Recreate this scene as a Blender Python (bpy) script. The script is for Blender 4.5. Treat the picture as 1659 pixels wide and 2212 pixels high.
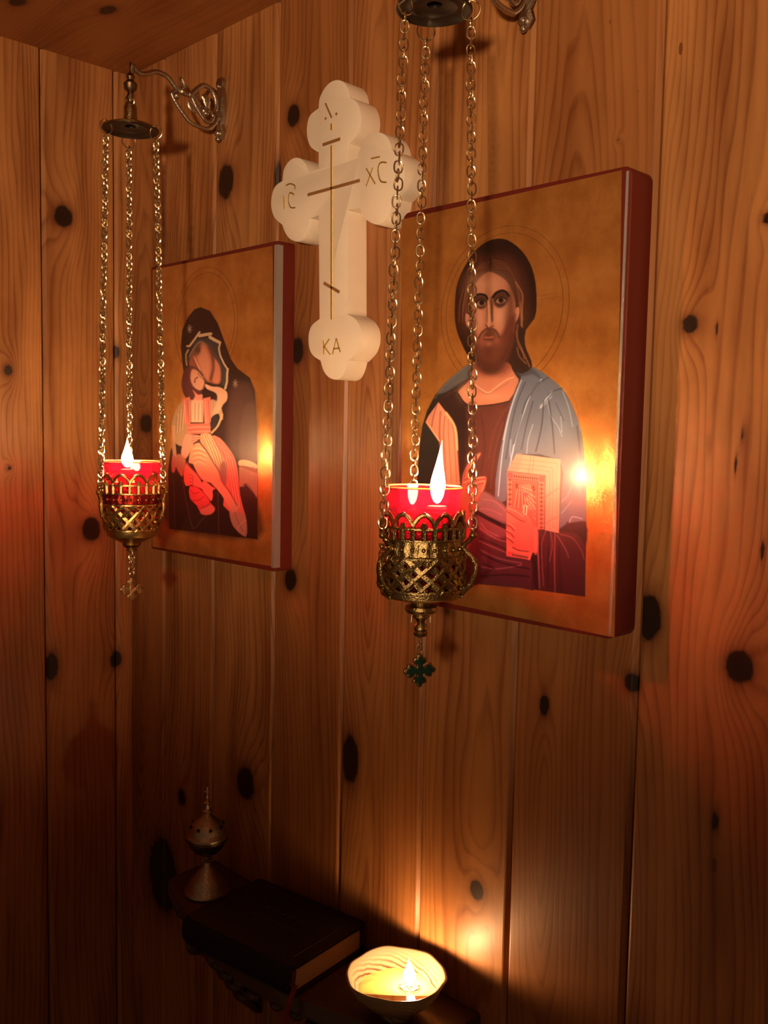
import bpy, math, random
import numpy as np
from mathutils import Vector

random.seed(7)
rng = np.random.RandomState(11)
PI = math.pi
scene = bpy.context.scene
for o in list(bpy.data.objects):
    bpy.data.objects.remove(o)

# ------------------------------------------------------------------ camera
# lengths below are in "d" units (camera to right wall = 1 d); D turns them into metres
D = 0.74
H = 1.75                      # camera height above the floor, metres
FPX, CX = 2061.65, 1.76473
YAW, PITCH, ROLL = 0.795509535, 0.0814741941, -0.0188852617
IW, IH = 1659, 2212


def cam_axes():
    a, b, c = YAW, PITCH, ROLL
    f = np.array([-math.sin(a) * math.cos(b), math.cos(a) * math.cos(b), -math.sin(b)])
    r = np.array([math.cos(a), math.sin(a), 0.0])
    d = np.cross(f, r)
    return r * math.cos(c) + d * math.sin(c), -r * math.sin(c) + d * math.cos(c), f


CR, CD, CF = cam_axes()
CP = np.array([CX, -1.0, 0.0])


def ray(px, py):
    return (px - 829.5) * CR + (py - 1106.0) * CD + FPX * CF


def at_y(px, py, y=0.0):
    v = ray(px, py)
    return CP + v * ((y + 1.0) / v[1])


def at_x(px, py, x=0.0):
    v = ray(px, py)
    return CP + v * ((x - CX) / v[0])


def at_z(px, py, z):
    v = ray(px, py)
    return CP + v * (z / v[2])


def proj(P):
    q = np.asarray(P, float) - CP
    z = q @ CF
    return 829.5 + FPX * (q @ CR) / z, 1106.0 + FPX * (q @ CD) / z


def M3(p):                     # d units -> metres in the world
    return Vector((p[0] * D, p[1] * D, p[2] * D + H))


cam_d = bpy.data.cameras.new('camera')
cam = bpy.data.objects.new('camera', cam_d)
scene.collection.objects.link(cam)
from mathutils import Matrix
cam.matrix_world = Matrix(((CR[0], -CD[0], -CF[0], M3(CP)[0]), (CR[1], -CD[1], -CF[1], M3(CP)[1]),
                           (CR[2], -CD[2], -CF[2], M3(CP)[2]), (0, 0, 0, 1)))
cam_d.sensor_fit = 'VERTICAL'
cam_d.sensor_height = 36.0
cam_d.sensor_width = 36.0
cam_d.lens = FPX / IH * 36.0
cam_d.clip_start = 0.01
scene.camera = cam

# ------------------------------------------------------------------ world, room light, exposure
world = bpy.data.worlds.new('world')
scene.world = world
world.use_nodes = True
bg = world.node_tree.nodes['Background']
bg.inputs[0].default_value = (1.0, 0.50, 0.24, 1)
bg.inputs[1].default_value = 0.075

FLAME_COL = (1.0, 0.54, 0.24)
ROOM_COL = (1.0, 0.65, 0.38)
FLAME_STRENGTH = 620.0
BOWL_FLAME_STRENGTH = 470.0
ROOM_POWER = 108.0
room = bpy.data.lights.new('room_lamp_light', 'SPOT')
room.color = ROOM_COL
room.energy = ROOM_POWER
room.shadow_soft_size = 0.06
room.spot_size = math.radians(54)
room.spot_blend = 1.0
room_o = bpy.data.objects.new('room_lamp_light', room)
scene.collection.objects.link(room_o)
room_o.location = M3((2.35, -2.15, -0.02))
room_t = M3((0.62, 0.0, 0.66))
room_o.rotation_euler = (room_t - room_o.location).to_track_quat('-Z', 'Y').to_euler()

scene.view_settings.view_transform = 'Standard'
scene.view_settings.look = 'None'
scene.view_settings.gamma = 1.0
scene.view_settings.use_curve_mapping = False
scene.view_settings.exposure = 0.0
cy = scene.cycles
cy.use_denoising = True
cy.sample_clamp_indirect = 3.0
cy.sample_clamp_direct = 0.0
cy.caustics_reflective = False
cy.caustics_refractive = False
cy.max_bounces = 8
cy.transparent_max_bounces = 24


# ------------------------------------------------------------------ helpers
def lin(c):
    return tuple(((v / 255.0) / 12.92 if v / 255.0 <= 0.04045 else ((v / 255.0 + 0.055) / 1.055) ** 2.4) for v in c)


def tag(o, label=None, cat=None, group=None, kind=None):
    if label: o['label'] = label
    if cat: o['category'] = cat
    if group: o['group'] = group
    if kind: o['kind'] = kind
    return o


def empty(name, p):
    o = bpy.data.objects.new(name, None)
    scene.collection.objects.link(o)
    o.location = M3(p)
    o.empty_display_size = 0.02
    return o


def world_loc(o):
    v = Vector((0, 0, 0))
    while o is not None:
        v = v + o.location
        o = o.parent
    return v


class MB:
    """collects geometry in d units and links it as one mesh object"""
    def __init__(s):
        s.v, s.f, s.sm, s.mi = [], [], [], []

    def add(s, vs, fs, smooth=True, mi=0):
        b = len(s.v)
        s.v.extend([tuple(map(float, p)) for p in vs])
        for f in fs:
            s.f.append(tuple(b + i for i in f)); s.sm.append(smooth); s.mi.append(mi)

    def tube(s, pts, r, n=8, closed=False, squash=1.0, mi=0, caps=True):
        P = [np.array(p, float) for p in pts]
        m = len(P)
        rr = r if hasattr(r, '__len__') else [r] * m
        vs = []
        prev = None
        for i in range(m):
            if closed:
                t = P[(i + 1) % m] - P[i - 1]
            else:
                t = P[min(i + 1, m - 1)] - P[max(i - 1, 0)]
            t = t / (np.linalg.norm(t) + 1e-12)
            if prev is None:
                a = np.array([0, 0, 1.0]) if abs(t[2]) < 0.9 else np.array([1.0, 0, 0])
            else:
                a = prev
            a = a - t * (a @ t); a /= np.linalg.norm(a) + 1e-12
            prev = a
            b = np.cross(t, a)
            for k in range(n):
                w = 2 * PI * k / n
                vs.append(P[i] + rr[i] * (a * math.cos(w) + b * math.sin(w) * squash))
        fs = []
        for i in range(m if closed else m - 1):
            j = (i + 1) % m
            for k in range(n):
                l = (k + 1) % n
                fs.append((i * n + k, i * n + l, j * n + l, j * n + k))
        if not closed and caps:
            fs.append(tuple(range(n))[::-1]); fs.append(tuple((m - 1) * n + k for k in range(n)))
        s.add(vs, fs, True, mi)

    def lathe(s, prof, c, n=48, mi=0, a0=0.0):
        vs = []
        for (r, z) in prof:
            for k in range(n):
                w = a0 + 2 * PI * k / n
                vs.append((c[0] + r * math.cos(w), c[1] + r * math.sin(w), c[2] + z))
        fs = []
        for i in range(len(prof) - 1):
            for k in range(n):
                l = (k + 1) % n
                fs.append((i * n + k, i * n + l, (i + 1) * n + l, (i + 1) * n + k))
        if prof[0][0] > 1e-5: pass
        s.add(vs, fs, True, mi)

    def box(s, c, h, mi=0, rot=None):
        vs = []
        for x in (-1, 1):
            for y in (-1, 1):
                for z in (-1, 1):
                    p = np.array([x * h[0], y * h[1], z * h[2]])
                    if rot is not None: p = rot @ p
                    vs.append(np.array(c) + p)
        s.add(vs, [(0, 1, 3, 2), (4, 6, 7, 5), (0, 4, 5, 1), (2, 3, 7, 6), (0, 2, 6, 4), (1, 5, 7, 3)], False, mi)

    def ball(s, c, r, n=12, m=8, sc=(1, 1, 1), mi=0):
        vs = [(c[0], c[1], c[2] - r * sc[2])]
        for i in range(1, m):
            th = PI * i / m - PI / 2
            for k in range(n):
                w = 2 * PI * k / n
                vs.append((c[0] + r * sc[0] * math.cos(th) * math.cos(w), c[1] + r * sc[1] * math.cos(th) * math.sin(w), c[2] + r * sc[2] * math.sin(th)))
        vs.append((c[0], c[1], c[2] + r * sc[2]))
        fs = [(0, 1 + (k + 1) % n, 1 + k) for k in range(n)]
        for i in range(m - 2):
            for k in range(n):
                l = (k + 1) % n
                fs.append((1 + i * n + k, 1 + i * n + l, 1 + (i + 1) * n + l, 1 + (i + 1) * n + k))
        t = len(vs) - 1
        fs += [(t, 1 + (m - 2) * n + k, 1 + (m - 2) * n + (k + 1) % n) for k in range(n)]
        s.add(vs, fs, True, mi)

    def prism(s, outline, o, ax, ay, depth, n0=0.0, bev=0.0, mi=0, smooth_side=True):
        """outline (u,v) in plane o+u*ax+v*ay, front at n0, extruded by depth along normal -(ax x ay)"""
        o, ax, ay = map(lambda q: np.array(q, float), (o, ax, ay))
        nn = np.cross(ax, ay)
        pts = [np.array(p, float) for p in outline]
        m = len(pts)
        area = sum(pts[i][0] * pts[(i + 1) % m][1] - pts[(i + 1) % m][0] * pts[i][1] for i in range(m))
        if area < 0: pts = pts[::-1]
        rings = []
        if bev > 0:
            ins = []
            for i in range(m):
                e1 = pts[i] - pts[i - 1]; e2 = pts[(i + 1) % m] - pts[i]
                e1 = e1 / (np.linalg.norm(e1) + 1e-12); e2 = e2 / (np.linalg.norm(e2) + 1e-12)
                nrm = np.array([-(e1 + e2)[1], (e1 + e2)[0]])
                nrm /= np.linalg.norm(nrm) + 1e-12
                ins.append(pts[i] + nrm * bev)
            rings.append((ins, n0)); rings.append(([p * 0.3 + q * 0.7 for p, q in zip(ins, pts)], n0 - bev * 0.3)); rings.append((pts, n0 - bev))
        else:
            rings.append((pts, n0))
        rings.append((pts, n0 - depth))
        vs = []
        for (pp, dz) in rings:
            for p in pp: vs.append(o + ax * p[0] + ay * p[1] + nn * dz)
        b = len(s.v)
        s.add(vs, [tuple(range(m))], False, mi)
        s.f.append(tuple(b + (len(rings) - 1) * m + k for k in range(m))[::-1]); s.sm.append(False); s.mi.append(mi)
        for r in range(len(rings) - 1):
            for k in range(m):
                l = (k + 1) % m
                s.f.append((b + r * m + l, b + r * m + k, b + (r + 1) * m + k, b + (r + 1) * m + l)); s.sm.append(smooth_side); s.mi.append(mi)

    def build(s, name, mats, parent=None, sharp=True):
        if not isinstance(mats, (list, tuple)): mats = [mats]
        wp = world_loc(parent) if parent is not None else Vector((0, 0, 0))
        me = bpy.data.meshes.new(name)
        V = np.array(s.v, float) * D
        V[:, 2] += H
        org = Vector((0, 0, 0))
        if parent is None:
            c = V.mean(axis=0); org = Vector((c[0], c[1], V[:, 2].min()))
            V -= np.array(org)
        else:
            V -= np.array(wp)
            c = V.mean(axis=0); org = Vector(c); V -= c
        me.from_pydata([tuple(p) for p in V], [], s.f)
        me.polygons.foreach_set('use_smooth', s.sm)
        me.polygons.foreach_set('material_index', s.mi)
        for m in mats: me.materials.append(m)
        me.update()
        if sharp:
            try: me.set_sharp_from_angle(angle=math.radians(38))
            except Exception: pass
        o = bpy.data.objects.new(name, me)
        scene.collection.objects.link(o)
        o.parent = parent
        o.location = org
        return o


def cr(pts, n=6, closed=True):
    """Catmull-Rom through the points"""
    P = [np.array(p, float) for p in pts]
    m = len(P)
    out = []
    for i in range(m if closed else m - 1):
        if closed:
            p0, p1, p2, p3 = P[i - 1], P[i], P[(i + 1) % m], P[(i + 2) % m]
        else:
            p0, p1, p2, p3 = P[max(i - 1, 0)], P[i], P[i + 1], P[min(i + 2, m - 1)]
        for k in range(n):
            t = k / n
            out.append(0.5 * ((2 * p1) + (-p0 + p2) * t + (2 * p0 - 5 * p1 + 4 * p2 - p3) * t * t + (-p0 + 3 * p1 - 3 * p2 + p3) * t ** 3))
    if not closed: out.append(P[-1])
    return out


# ------------------------------------------------------------------ materials
def mat(name):
    m = bpy.data.materials.new(name)
    m.use_nodes = True
    nt = m.node_tree
    return m, nt, nt.nodes, nt.links, nt.nodes['Principled BSDF']


def simple(name, col, rough=0.5, metal=0.0, bump=0.0, bscale=200.0, var=0.0, coat=0.0, spec=0.5, croug=0.1):
    m, nt, N, L, b = mat(name)
    b.inputs['Base Color'].default_value = (*col, 1)
    b.inputs['Roughness'].default_value = rough
    b.inputs['Metallic'].default_value = metal
    b.inputs['Coat Weight'].default_value = coat
    b.inputs['Coat Roughness'].default_value = croug
    b.inputs['Specular IOR Level'].default_value = spec
    tc = N.new('ShaderNodeTexCoord')
    nz = N.new('ShaderNodeTexNoise'); nz.inputs['Scale'].default_value = bscale; nz.inputs['Detail'].default_value = 3
    L.new(tc.outputs['Object'], nz.inputs['Vector'])
    if bump > 0:
        bp = N.new('ShaderNodeBump'); bp.inputs['Strength'].default_value = bump; bp.inputs['Distance'].default_value = 0.0006
        L.new(nz.outputs['Fac'], bp.inputs['Height']); L.new(bp.outputs['Normal'], b.inputs['Normal'])
    if var > 0:
        mx = N.new('ShaderNodeMixRGB'); mx.blend_type = 'MULTIPLY'
        mx.inputs['Fac'].default_value = var
        mx.inputs['Color1'].default_value = (*col, 1)
        L.new(nz.outputs['Color'], mx.inputs['Color2'])
        L.new(mx.outputs['Color'], b.inputs['Base Color'])
    return m


def wood_material():
    m, nt, N, L, b = mat('varnished knotty pine')

    def att(n):
        a = N.new('ShaderNodeAttribute'); a.attribute_name = n; return a

    def mth(op, a, b_=None, c=None):
        n = N.new('ShaderNodeMath'); n.operation = op
        for i, v in enumerate((a, b_, c)):
            if v is None: continue
            if isinstance(v, (int, float)): n.inputs[i].default_value = v
            else: L.new(v, n.inputs[i])
        return n.outputs[0]

    G = att('grain').outputs['Fac']; K = att('knot').outputs['Fac']; R = att('plank').outputs['Fac']; PO = att('pos').outputs['Vector']
    mp = N.new('ShaderNodeMapping'); mp.inputs['Scale'].default_value = (420, 420, 7)
    L.new(PO, mp.inputs['Vector'])
    fib = N.new('ShaderNodeTexNoise'); fib.inputs['Scale'].default_value = 1.0; fib.inputs['Detail'].default_value = 4
    L.new(mp.outputs['Vector'], fib.inputs['Vector'])
    mp2 = N.new('ShaderNodeMapping'); mp2.inputs['Scale'].default_value = (26, 26, 4.0)
    L.new(PO, mp2.inputs['Vector'])
    blot = N.new('ShaderNodeTexNoise'); blot.inputs['Scale'].default_value = 1.0; blot.inputs['Detail'].default_value = 5
    L.new(mp2.outputs['Vector'], blot.inputs['Vector'])
    # growth rings : G in metres
    wob = mth('MULTIPLY', mth('SUBTRACT', blot.outputs['Fac'], 0.5), 0.9)
    ph = mth('ADD', mth('MULTIPLY', G, 1.0 / 0.0058), wob)
    # irregular ring spacing
    ph = mth('ADD', ph, mth('MULTIPLY', mth('ADD', mth('MULTIPLY', mth('SINE', mth('MULTIPLY', ph, 0.83)), 0.30), mth('MULTIPLY', mth('SINE', mth('MULTIPLY', ph, 0.31)), 1.1)), 1.0))
    fr = mth('FRACT', ph)
    ring = N.new('ShaderNodeValToRGB')
    e = ring.color_ramp.elements
    e[0].position = 0.0; e[0].color = (0.1, 0.1, 0.1, 1)
    e[1].position = 1.0; e[1].color = (0.35, 0.35, 0.35, 1)
    for p, v in ((0.45, 0.15), (0.72, 0.6), (0.82, 1.0), (0.9, 0.85)):
        q = e.new(p); q.color = (v, v, v, 1)
    L.new(fr, ring.inputs['Fac'])
    soft = mth('ADD', mth('MULTIPLY', fib.outputs['Fac'], 0.5), 0.52)
    # contrast of the rings varies over the board
    ctr = N.new('ShaderNodeMapRange'); ctr.inputs[1].default_value = 0.35; ctr.inputs[2].default_value = 0.65; ctr.inputs[3].default_value = 0.35; ctr.inputs[4].default_value = 1.0
    L.new(blot.outputs['Fac'], ctr.inputs[0])
    ringf = mth('MULTIPLY', mth('MULTIPLY', ring.outputs['Color'], soft), ctr.outputs[0])
    early = N.new('ShaderNodeMixRGB'); early.inputs['Color1'].default_value = (0.60, 0.285, 0.098, 1); early.inputs['Color2'].default_value = (0.36, 0.138, 0.040, 1)
    L.new(R, early.inputs['Fac'])
    blo = N.new('ShaderNodeMapRange'); blo.inputs[1].default_value = 0.3; blo.inputs[2].default_value = 0.72
    L.new(blot.outputs['Fac'], blo.inputs[0])
    c1 = N.new('ShaderNodeMixRGB'); c1.inputs['Color2'].default_value = (0.23, 0.080, 0.022, 1)
    L.new(early.outputs[0], c1.inputs['Color1']); L.new(mth('MULTIPLY', mth('POWER', blo.outputs[0], 1.4), 0.85), c1.inputs['Fac'])
    c2 = N.new('ShaderNodeMixRGB'); c2.inputs['Color2'].default_value = (0.165, 0.047, 0.012, 1)
    L.new(c1.outputs[0], c2.inputs['Color1']); L.new(ringf, c2.inputs['Fac'])
    # knots
    kn = N.new('ShaderNodeTexNoise'); kn.inputs['Scale'].default_value = 90; kn.inputs['Detail'].default_value = 3
    L.new(PO, kn.inputs['Vector'])
    Kn = mth('ADD', K, mth('MULTIPLY', mth('SUBTRACT', kn.outputs['Fac'], 0.5), 0.5))
    kr = N.new('ShaderNodeValToRGB')
    e = kr.color_ramp.elements
    e[0].position = 0.0; e[0].color = (1, 1, 1, 1)
    e[1].position = 0.9; e[1].color = (0, 0, 0, 1)
    for p, v in ((0.30, 1.0), (0.36, 0.62), (0.46, 0.36), (0.62, 0.12)):
        q = e.new(p); q.color = (v, v, v, 1)
    L.new(mth('MULTIPLY', Kn, 1 / 3.0), kr.inputs['Fac'])
    kc = N.new('ShaderNodeValToRGB')
    e = kc.color_ramp.elements
    e[0].position = 0.0; e[0].color = (0.016, 0.006, 0.004, 1)
    e[1].position = 1.0; e[1].color = (0.16, 0.04, 0.014, 1)
    q = e.new(0.29); q.color = (0.02, 0.007, 0.004, 1)
    q = e.new(0.40); q.color = (0.12, 0.028, 0.01, 1)
    L.new(mth('MULTIPLY', Kn, 1 / 3.0), kc.inputs['Fac'])
    c3 = N.new('ShaderNodeMixRGB')
    L.new(kr.outputs[0], c3.inputs['Fac']); L.new(c2.outputs[0], c3.inputs['Color1']); L.new(kc.outputs[0], c3.inputs['Color2'])
    # resin flecks
    mp3 = N.new('ShaderNodeMapping'); mp3.inputs['Scale'].default_value = (34, 34, 11)
    L.new(PO, mp3.inputs['Vector'])
    vo = N.new('ShaderNodeTexVoronoi'); vo.inputs['Scale'].default_value = 1.0; vo.inputs['Randomness'].default_value = 1.0
    L.new(mp3.outputs['Vector'], vo.inputs['Vector'])
    sep = N.new('ShaderNodeSeparateColor'); L.new(vo.outputs['Color'], sep.inputs[0])
    FL = att('fleck').outputs['Fac']
    thr = mth('MULTIPLY', FL, mth('MULTIPLY', sep.outputs[0], 0.13))
    fl = mth('LESS_THAN', mth('ADD', vo.outputs['Distance'], mth('MULTIPLY', fib.outputs['Fac'], 0.05)), thr)
    c4 = N.new('ShaderNodeMixRGB'); c4.inputs['Color2'].default_value = (0.11, 0.026, 0.01, 1)
    L.new(mth('MULTIPLY', fl, 0.75), c4.inputs['Fac']); L.new(c3.outputs[0], c4.inputs['Color1'])
    L.new(c4.outputs[0], b.inputs['Base Color'])
    b.inputs['Roughness'].default_value = 0.46
    b.inputs['Specular IOR Level'].default_value = 0.28
    b.inputs['Coat Weight'].default_value = 0.28
    b.inputs['Coat Roughness'].default_value = 0.36
    bp = N.new('ShaderNodeBump'); bp.inputs['Strength'].default_value = 0.35; bp.inputs['Distance'].default_value = 0.0005
    hsum = mth('ADD', mth('MULTIPLY', fib.outputs['Fac'], 0.5), mth('MULTIPLY', ringf, -0.5))
    L.new(hsum, bp.inputs['Height']); L.new(bp.outputs['Normal'], b.inputs['Normal'])
    bp2 = N.new('ShaderNodeBump'); bp2.inputs['Strength'].default_value = 0.5; bp2.inputs['Distance'].default_value = 0.002
    L.new(blot.outputs['Fac'], bp2.inputs['Height']); L.new(bp2.outputs['Normal'], b.inputs['Coat Normal'])
    return m


WOOD = wood_material()
M = {}
M['brass'] = simple('polished brass', (0.62, 0.42, 0.15), 0.24, 1.0, bump=0.5, bscale=900)
M['brass_old'] = simple('aged brass', (0.42, 0.30, 0.13), 0.30, 1.0, bump=0.9, bscale=700, var=0.35)
M['brass_dark'] = simple('tarnished brass', (0.16, 0.10, 0.05), 0.38, 1.0, bump=0.4, bscale=600)
M['cap_under'] = simple('near-black cap underside', (0.018, 0.012, 0.010), 0.35, 0.2)  # underside is near black, unlike the brass top of the cap
M['nickel'] = simple('worn nickel', (0.58, 0.50, 0.40), 0.32, 1.0, bump=1.0, bscale=420, var=0.4)
M['chain1'] = simple('gold plated chain', (0.74, 0.60, 0.38), 0.27, 1.0)
M['enamel'] = simple('green enamel', (0.016, 0.055, 0.036), 0.25, 0.3, var=0.4, bscale=300)
M['cross'] = simple('cream painted wood', (0.90, 0.80, 0.66), 0.5, 0.0, bump=0.12, bscale=400)
M['engrave_gold'] = simple('gold leaf strip', (0.85, 0.60, 0.16), 0.3, 0.75, bump=0.8, bscale=1500)
M['engrave_dark'] = simple('bronze paint', (0.42, 0.22, 0.08), 0.4, 0.4)
M['icon_edge'] = simple('oxblood painted edge', (0.14, 0.019, 0.012), 0.42, 0.0, bump=0.15, bscale=300, spec=0.4)
M['gesso'] = simple('gesso bevel with painted edge light', (0.50, 0.42, 0.38), 0.42, 0.3, bump=0.8, bscale=1800, var=0.4)  # silvery gesso tone also paints the light caught by the chamfer
M['shelf'] = simple('dark stained wood', (0.085, 0.040, 0.026), 0.38, 0.0, bump=0.3, bscale=90, var=0.4, coat=0.3)
M['leather'] = simple('black leather', (0.012, 0.007, 0.006), 0.48, 0.0, bump=0.6, bscale=700, spec=0.3)
M['oxleather'] = simple('dark red leather', (0.12, 0.012, 0.01), 0.5, 0.0, bump=0.5, bscale=700)
M['stamp'] = simple('worn silver stamping', (0.07, 0.05, 0.05), 0.4, 0.3)
M['ribbon'] = simple('red ribbon', (0.22, 0.015, 0.015), 0.7)
M['wick'] = simple('charred wick', (0.02, 0.015, 0.01), 0.9)
M['cork'] = simple('cork float', (0.30, 0.17, 0.08), 0.8, var=0.6, bscale=500)
M['hole'] = simple('painted hole shade', (0.004, 0.003, 0.003), 0.9)  # black that stands for the shade inside the lid's openings


def paper_mat():
    m, nt, N, L, b = mat('page edges')
    tc = N.new('ShaderNodeTexCoord'); mp = N.new('ShaderNodeMapping'); mp.inputs['Scale'].default_value = (3, 3, 1400)
    L.new(tc.outputs['Object'], mp.inputs['Vector'])
    nz = N.new('ShaderNodeTexNoise'); nz.inputs['Scale'].default_value = 1.0; L.new(mp.outputs['Vector'], nz.inputs['Vector'])
    mx = N.new('ShaderNodeMixRGB'); mx.inputs['Color1'].default_value = (0.66, 0.50, 0.36, 1); mx.inputs['Color2'].default_value = (0.44, 0.31, 0.21, 1)
    L.new(nz.outputs['Fac'], mx.inputs['Fac']); L.new(mx.outputs[0], b.inputs['Base Color'])
    b.inputs['Roughness'].default_value = 0.75
    return m


M['paper'] = paper_mat()


def glass_mat(name, tint, body, wt=0.7, rough=0.06, ior=1.45):
    """coloured thin glass: lets light straight through with its colour, plus gloss and a little milky body"""
    m = bpy.data.materials.new(name); m.use_nodes = True
    nt = m.node_tree; N = nt.nodes; L = nt.links
    N.remove(N['Principled BSDF'])
    out = N['Material Output']
    tr = N.new('ShaderNodeBsdfTransparent'); tr.inputs[0].default_value = (*tint, 1)
    tl = N.new('ShaderNodeBsdfTranslucent'); tl.inputs[0].default_value = (*body, 1)
    df = N.new('ShaderNodeBsdfDiffuse'); df.inputs[0].default_value = (*body, 1)
    ad = N.new('ShaderNodeMixShader'); ad.inputs[0].default_value = 0.5
    L.new(tl.outputs[0], ad.inputs[1]); L.new(df.outputs[0], ad.inputs[2])
    mx = N.new('ShaderNodeMixShader'); mx.inputs[0].default_value = wt
    L.new(ad.outputs[0], mx.inputs[1]); L.new(tr.outputs[0], mx.inputs[2])
    gl = N.new('ShaderNodeBsdfGlossy'); gl.inputs['Roughness'].default_value = rough; gl.inputs[0].default_value = (1, 0.95, 0.95, 1)
    fr = N.new('ShaderNodeFresnel'); fr.inputs[0].default_value = ior
    m2 = N.new('ShaderNodeMixShader')
    L.new(fr.outputs[0], m2.inputs[0]); L.new(mx.outputs[0], m2.inputs[1]); L.new(gl.outputs[0], m2.inputs[2])
    L.new(m2.outputs[0], out.inputs['Surface'])
    return m


M['red_glass'] = glass_mat('ruby glass', (1.0, 0.36, 0.44), (0.95, 0.03, 0.14), 0.90)
M['rim_glass'] = glass_mat('glass lip with painted flame light', (1.0, 0.78, 0.55), (0.95, 0.42, 0.18), 0.35)  # amber colour stands for flame light caught on the clear rim
M['oil_red'] = glass_mat('lamp oil in ruby glass', (0.99, 0.88, 0.80), (0.6, 0.06, 0.08), 0.95, 0.06, 1.15)
M['oil'] = glass_mat('golden olive oil', (0.95, 0.88, 0.60), (0.90, 0.72, 0.28), 0.45, 0.03, 1.12)


def flame_mat(strength):
    m = bpy.data.materials.new('flame'); m.use_nodes = True
    nt = m.node_tree; N = nt.nodes; L = nt.links
    N.remove(N['Principled BSDF'])
    em = N.new('ShaderNodeEmission'); em.inputs[0].default_value = (*FLAME_COL, 1); em.inputs[1].default_value = strength
    # the tip of a flame is thin and gives far less light than its body
    tc = N.new('ShaderNodeTexCoord'); sp = N.new('ShaderNodeSeparateXYZ'); L.new(tc.outputs['Generated'], sp.inputs[0])
    rp = N.new('ShaderNodeMapRange'); rp.interpolation_type = 'SMOOTHSTEP'
    rp.inputs[1].default_value = 0.28; rp.inputs[2].default_value = 0.80; rp.inputs[3].default_value = strength; rp.inputs[4].default_value = strength * 0.02
    L.new(sp.outputs['Z'], rp.inputs[0]); L.new(rp.outputs[0], em.inputs[1])
    L.new(em.outputs[0], N['Material Output'].inputs['Surface'])
    return m


M['flame'] = flame_mat(FLAME_STRENGTH)
M['small_flame'] = flame_mat(BOWL_FLAME_STRENGTH)


def onyx_mat():
    m, nt, N, L, b = mat('banded onyx')
    tc = N.new('ShaderNodeTexCoord')
    mp = N.new('ShaderNodeMapping'); mp.inputs['Rotation'].default_value = (0.22, -0.16, 0)
    L.new(tc.outputs['Object'], mp.inputs['Vector'])
    wv = N.new('ShaderNodeTexWave'); wv.wave_type = 'BANDS'; wv.bands_direction = 'Z'
    wv.inputs['Scale'].default_value = 85; wv.inputs['Distortion'].default_value = 5.0; wv.inputs['Detail'].default_value = 2.5; wv.inputs['Detail Scale'].default_value = 0.6
    L.new(mp.outputs['Vector'], wv.inputs['Vector'])
    r = N.new('ShaderNodeValToRGB'); e = r.color_ramp.elements
    e[0].position = 0.0; e[0].color = (0.05, 0.022, 0.012, 1)
    e[1].position = 1.0; e[1].color = (0.30, 0.24, 0.155, 1)
    for p, c in ((0.10, (0.16, 0.07, 0.03)), (0.26, (0.20, 0.12, 0.06)), (0.45, (0.28, 0.20, 0.12)), (0.7, (0.25, 0.19, 0.11))):
        q = e.new(p); q.color = (*c, 1)
    L.new(wv.outputs['Fac'], r.inputs['Fac'])
    # band contrast fades toward the polished lip
    sp = N.new('ShaderNodeSeparateXYZ'); L.new(tc.outputs['Object'], sp.inputs[0])
    mr = N.new('ShaderNodeMapRange'); mr.inputs[1].default_value = 0.008; mr.inputs[2].default_value = 0.022
    L.new(sp.outputs['Z'], mr.inputs[0])
    mx = N.new('ShaderNodeMixRGB'); mx.inputs['Color2'].default_value = (0.30, 0.24, 0.16, 1)
    L.new(mr.outputs[0], mx.inputs['Fac']); L.new(r.outputs[0], mx.inputs['Color1'])
    L.new(mx.outputs[0], b.inputs['Base Color'])
    b.inputs['Roughness'].default_value = 0.22
    tl = N.new('ShaderNodeBsdfTranslucent'); L.new(mx.outputs[0], tl.inputs[0])
    ms = N.new('ShaderNodeMixShader'); ms.inputs[0].default_value = 0.15
    L.new(b.outputs[0], ms.inputs[1]); L.new(tl.outputs[0], ms.inputs[2]); L.new(ms.outputs[0], N['Material Output'].inputs['Surface'])
    return m


M['onyx'] = onyx_mat()


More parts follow.
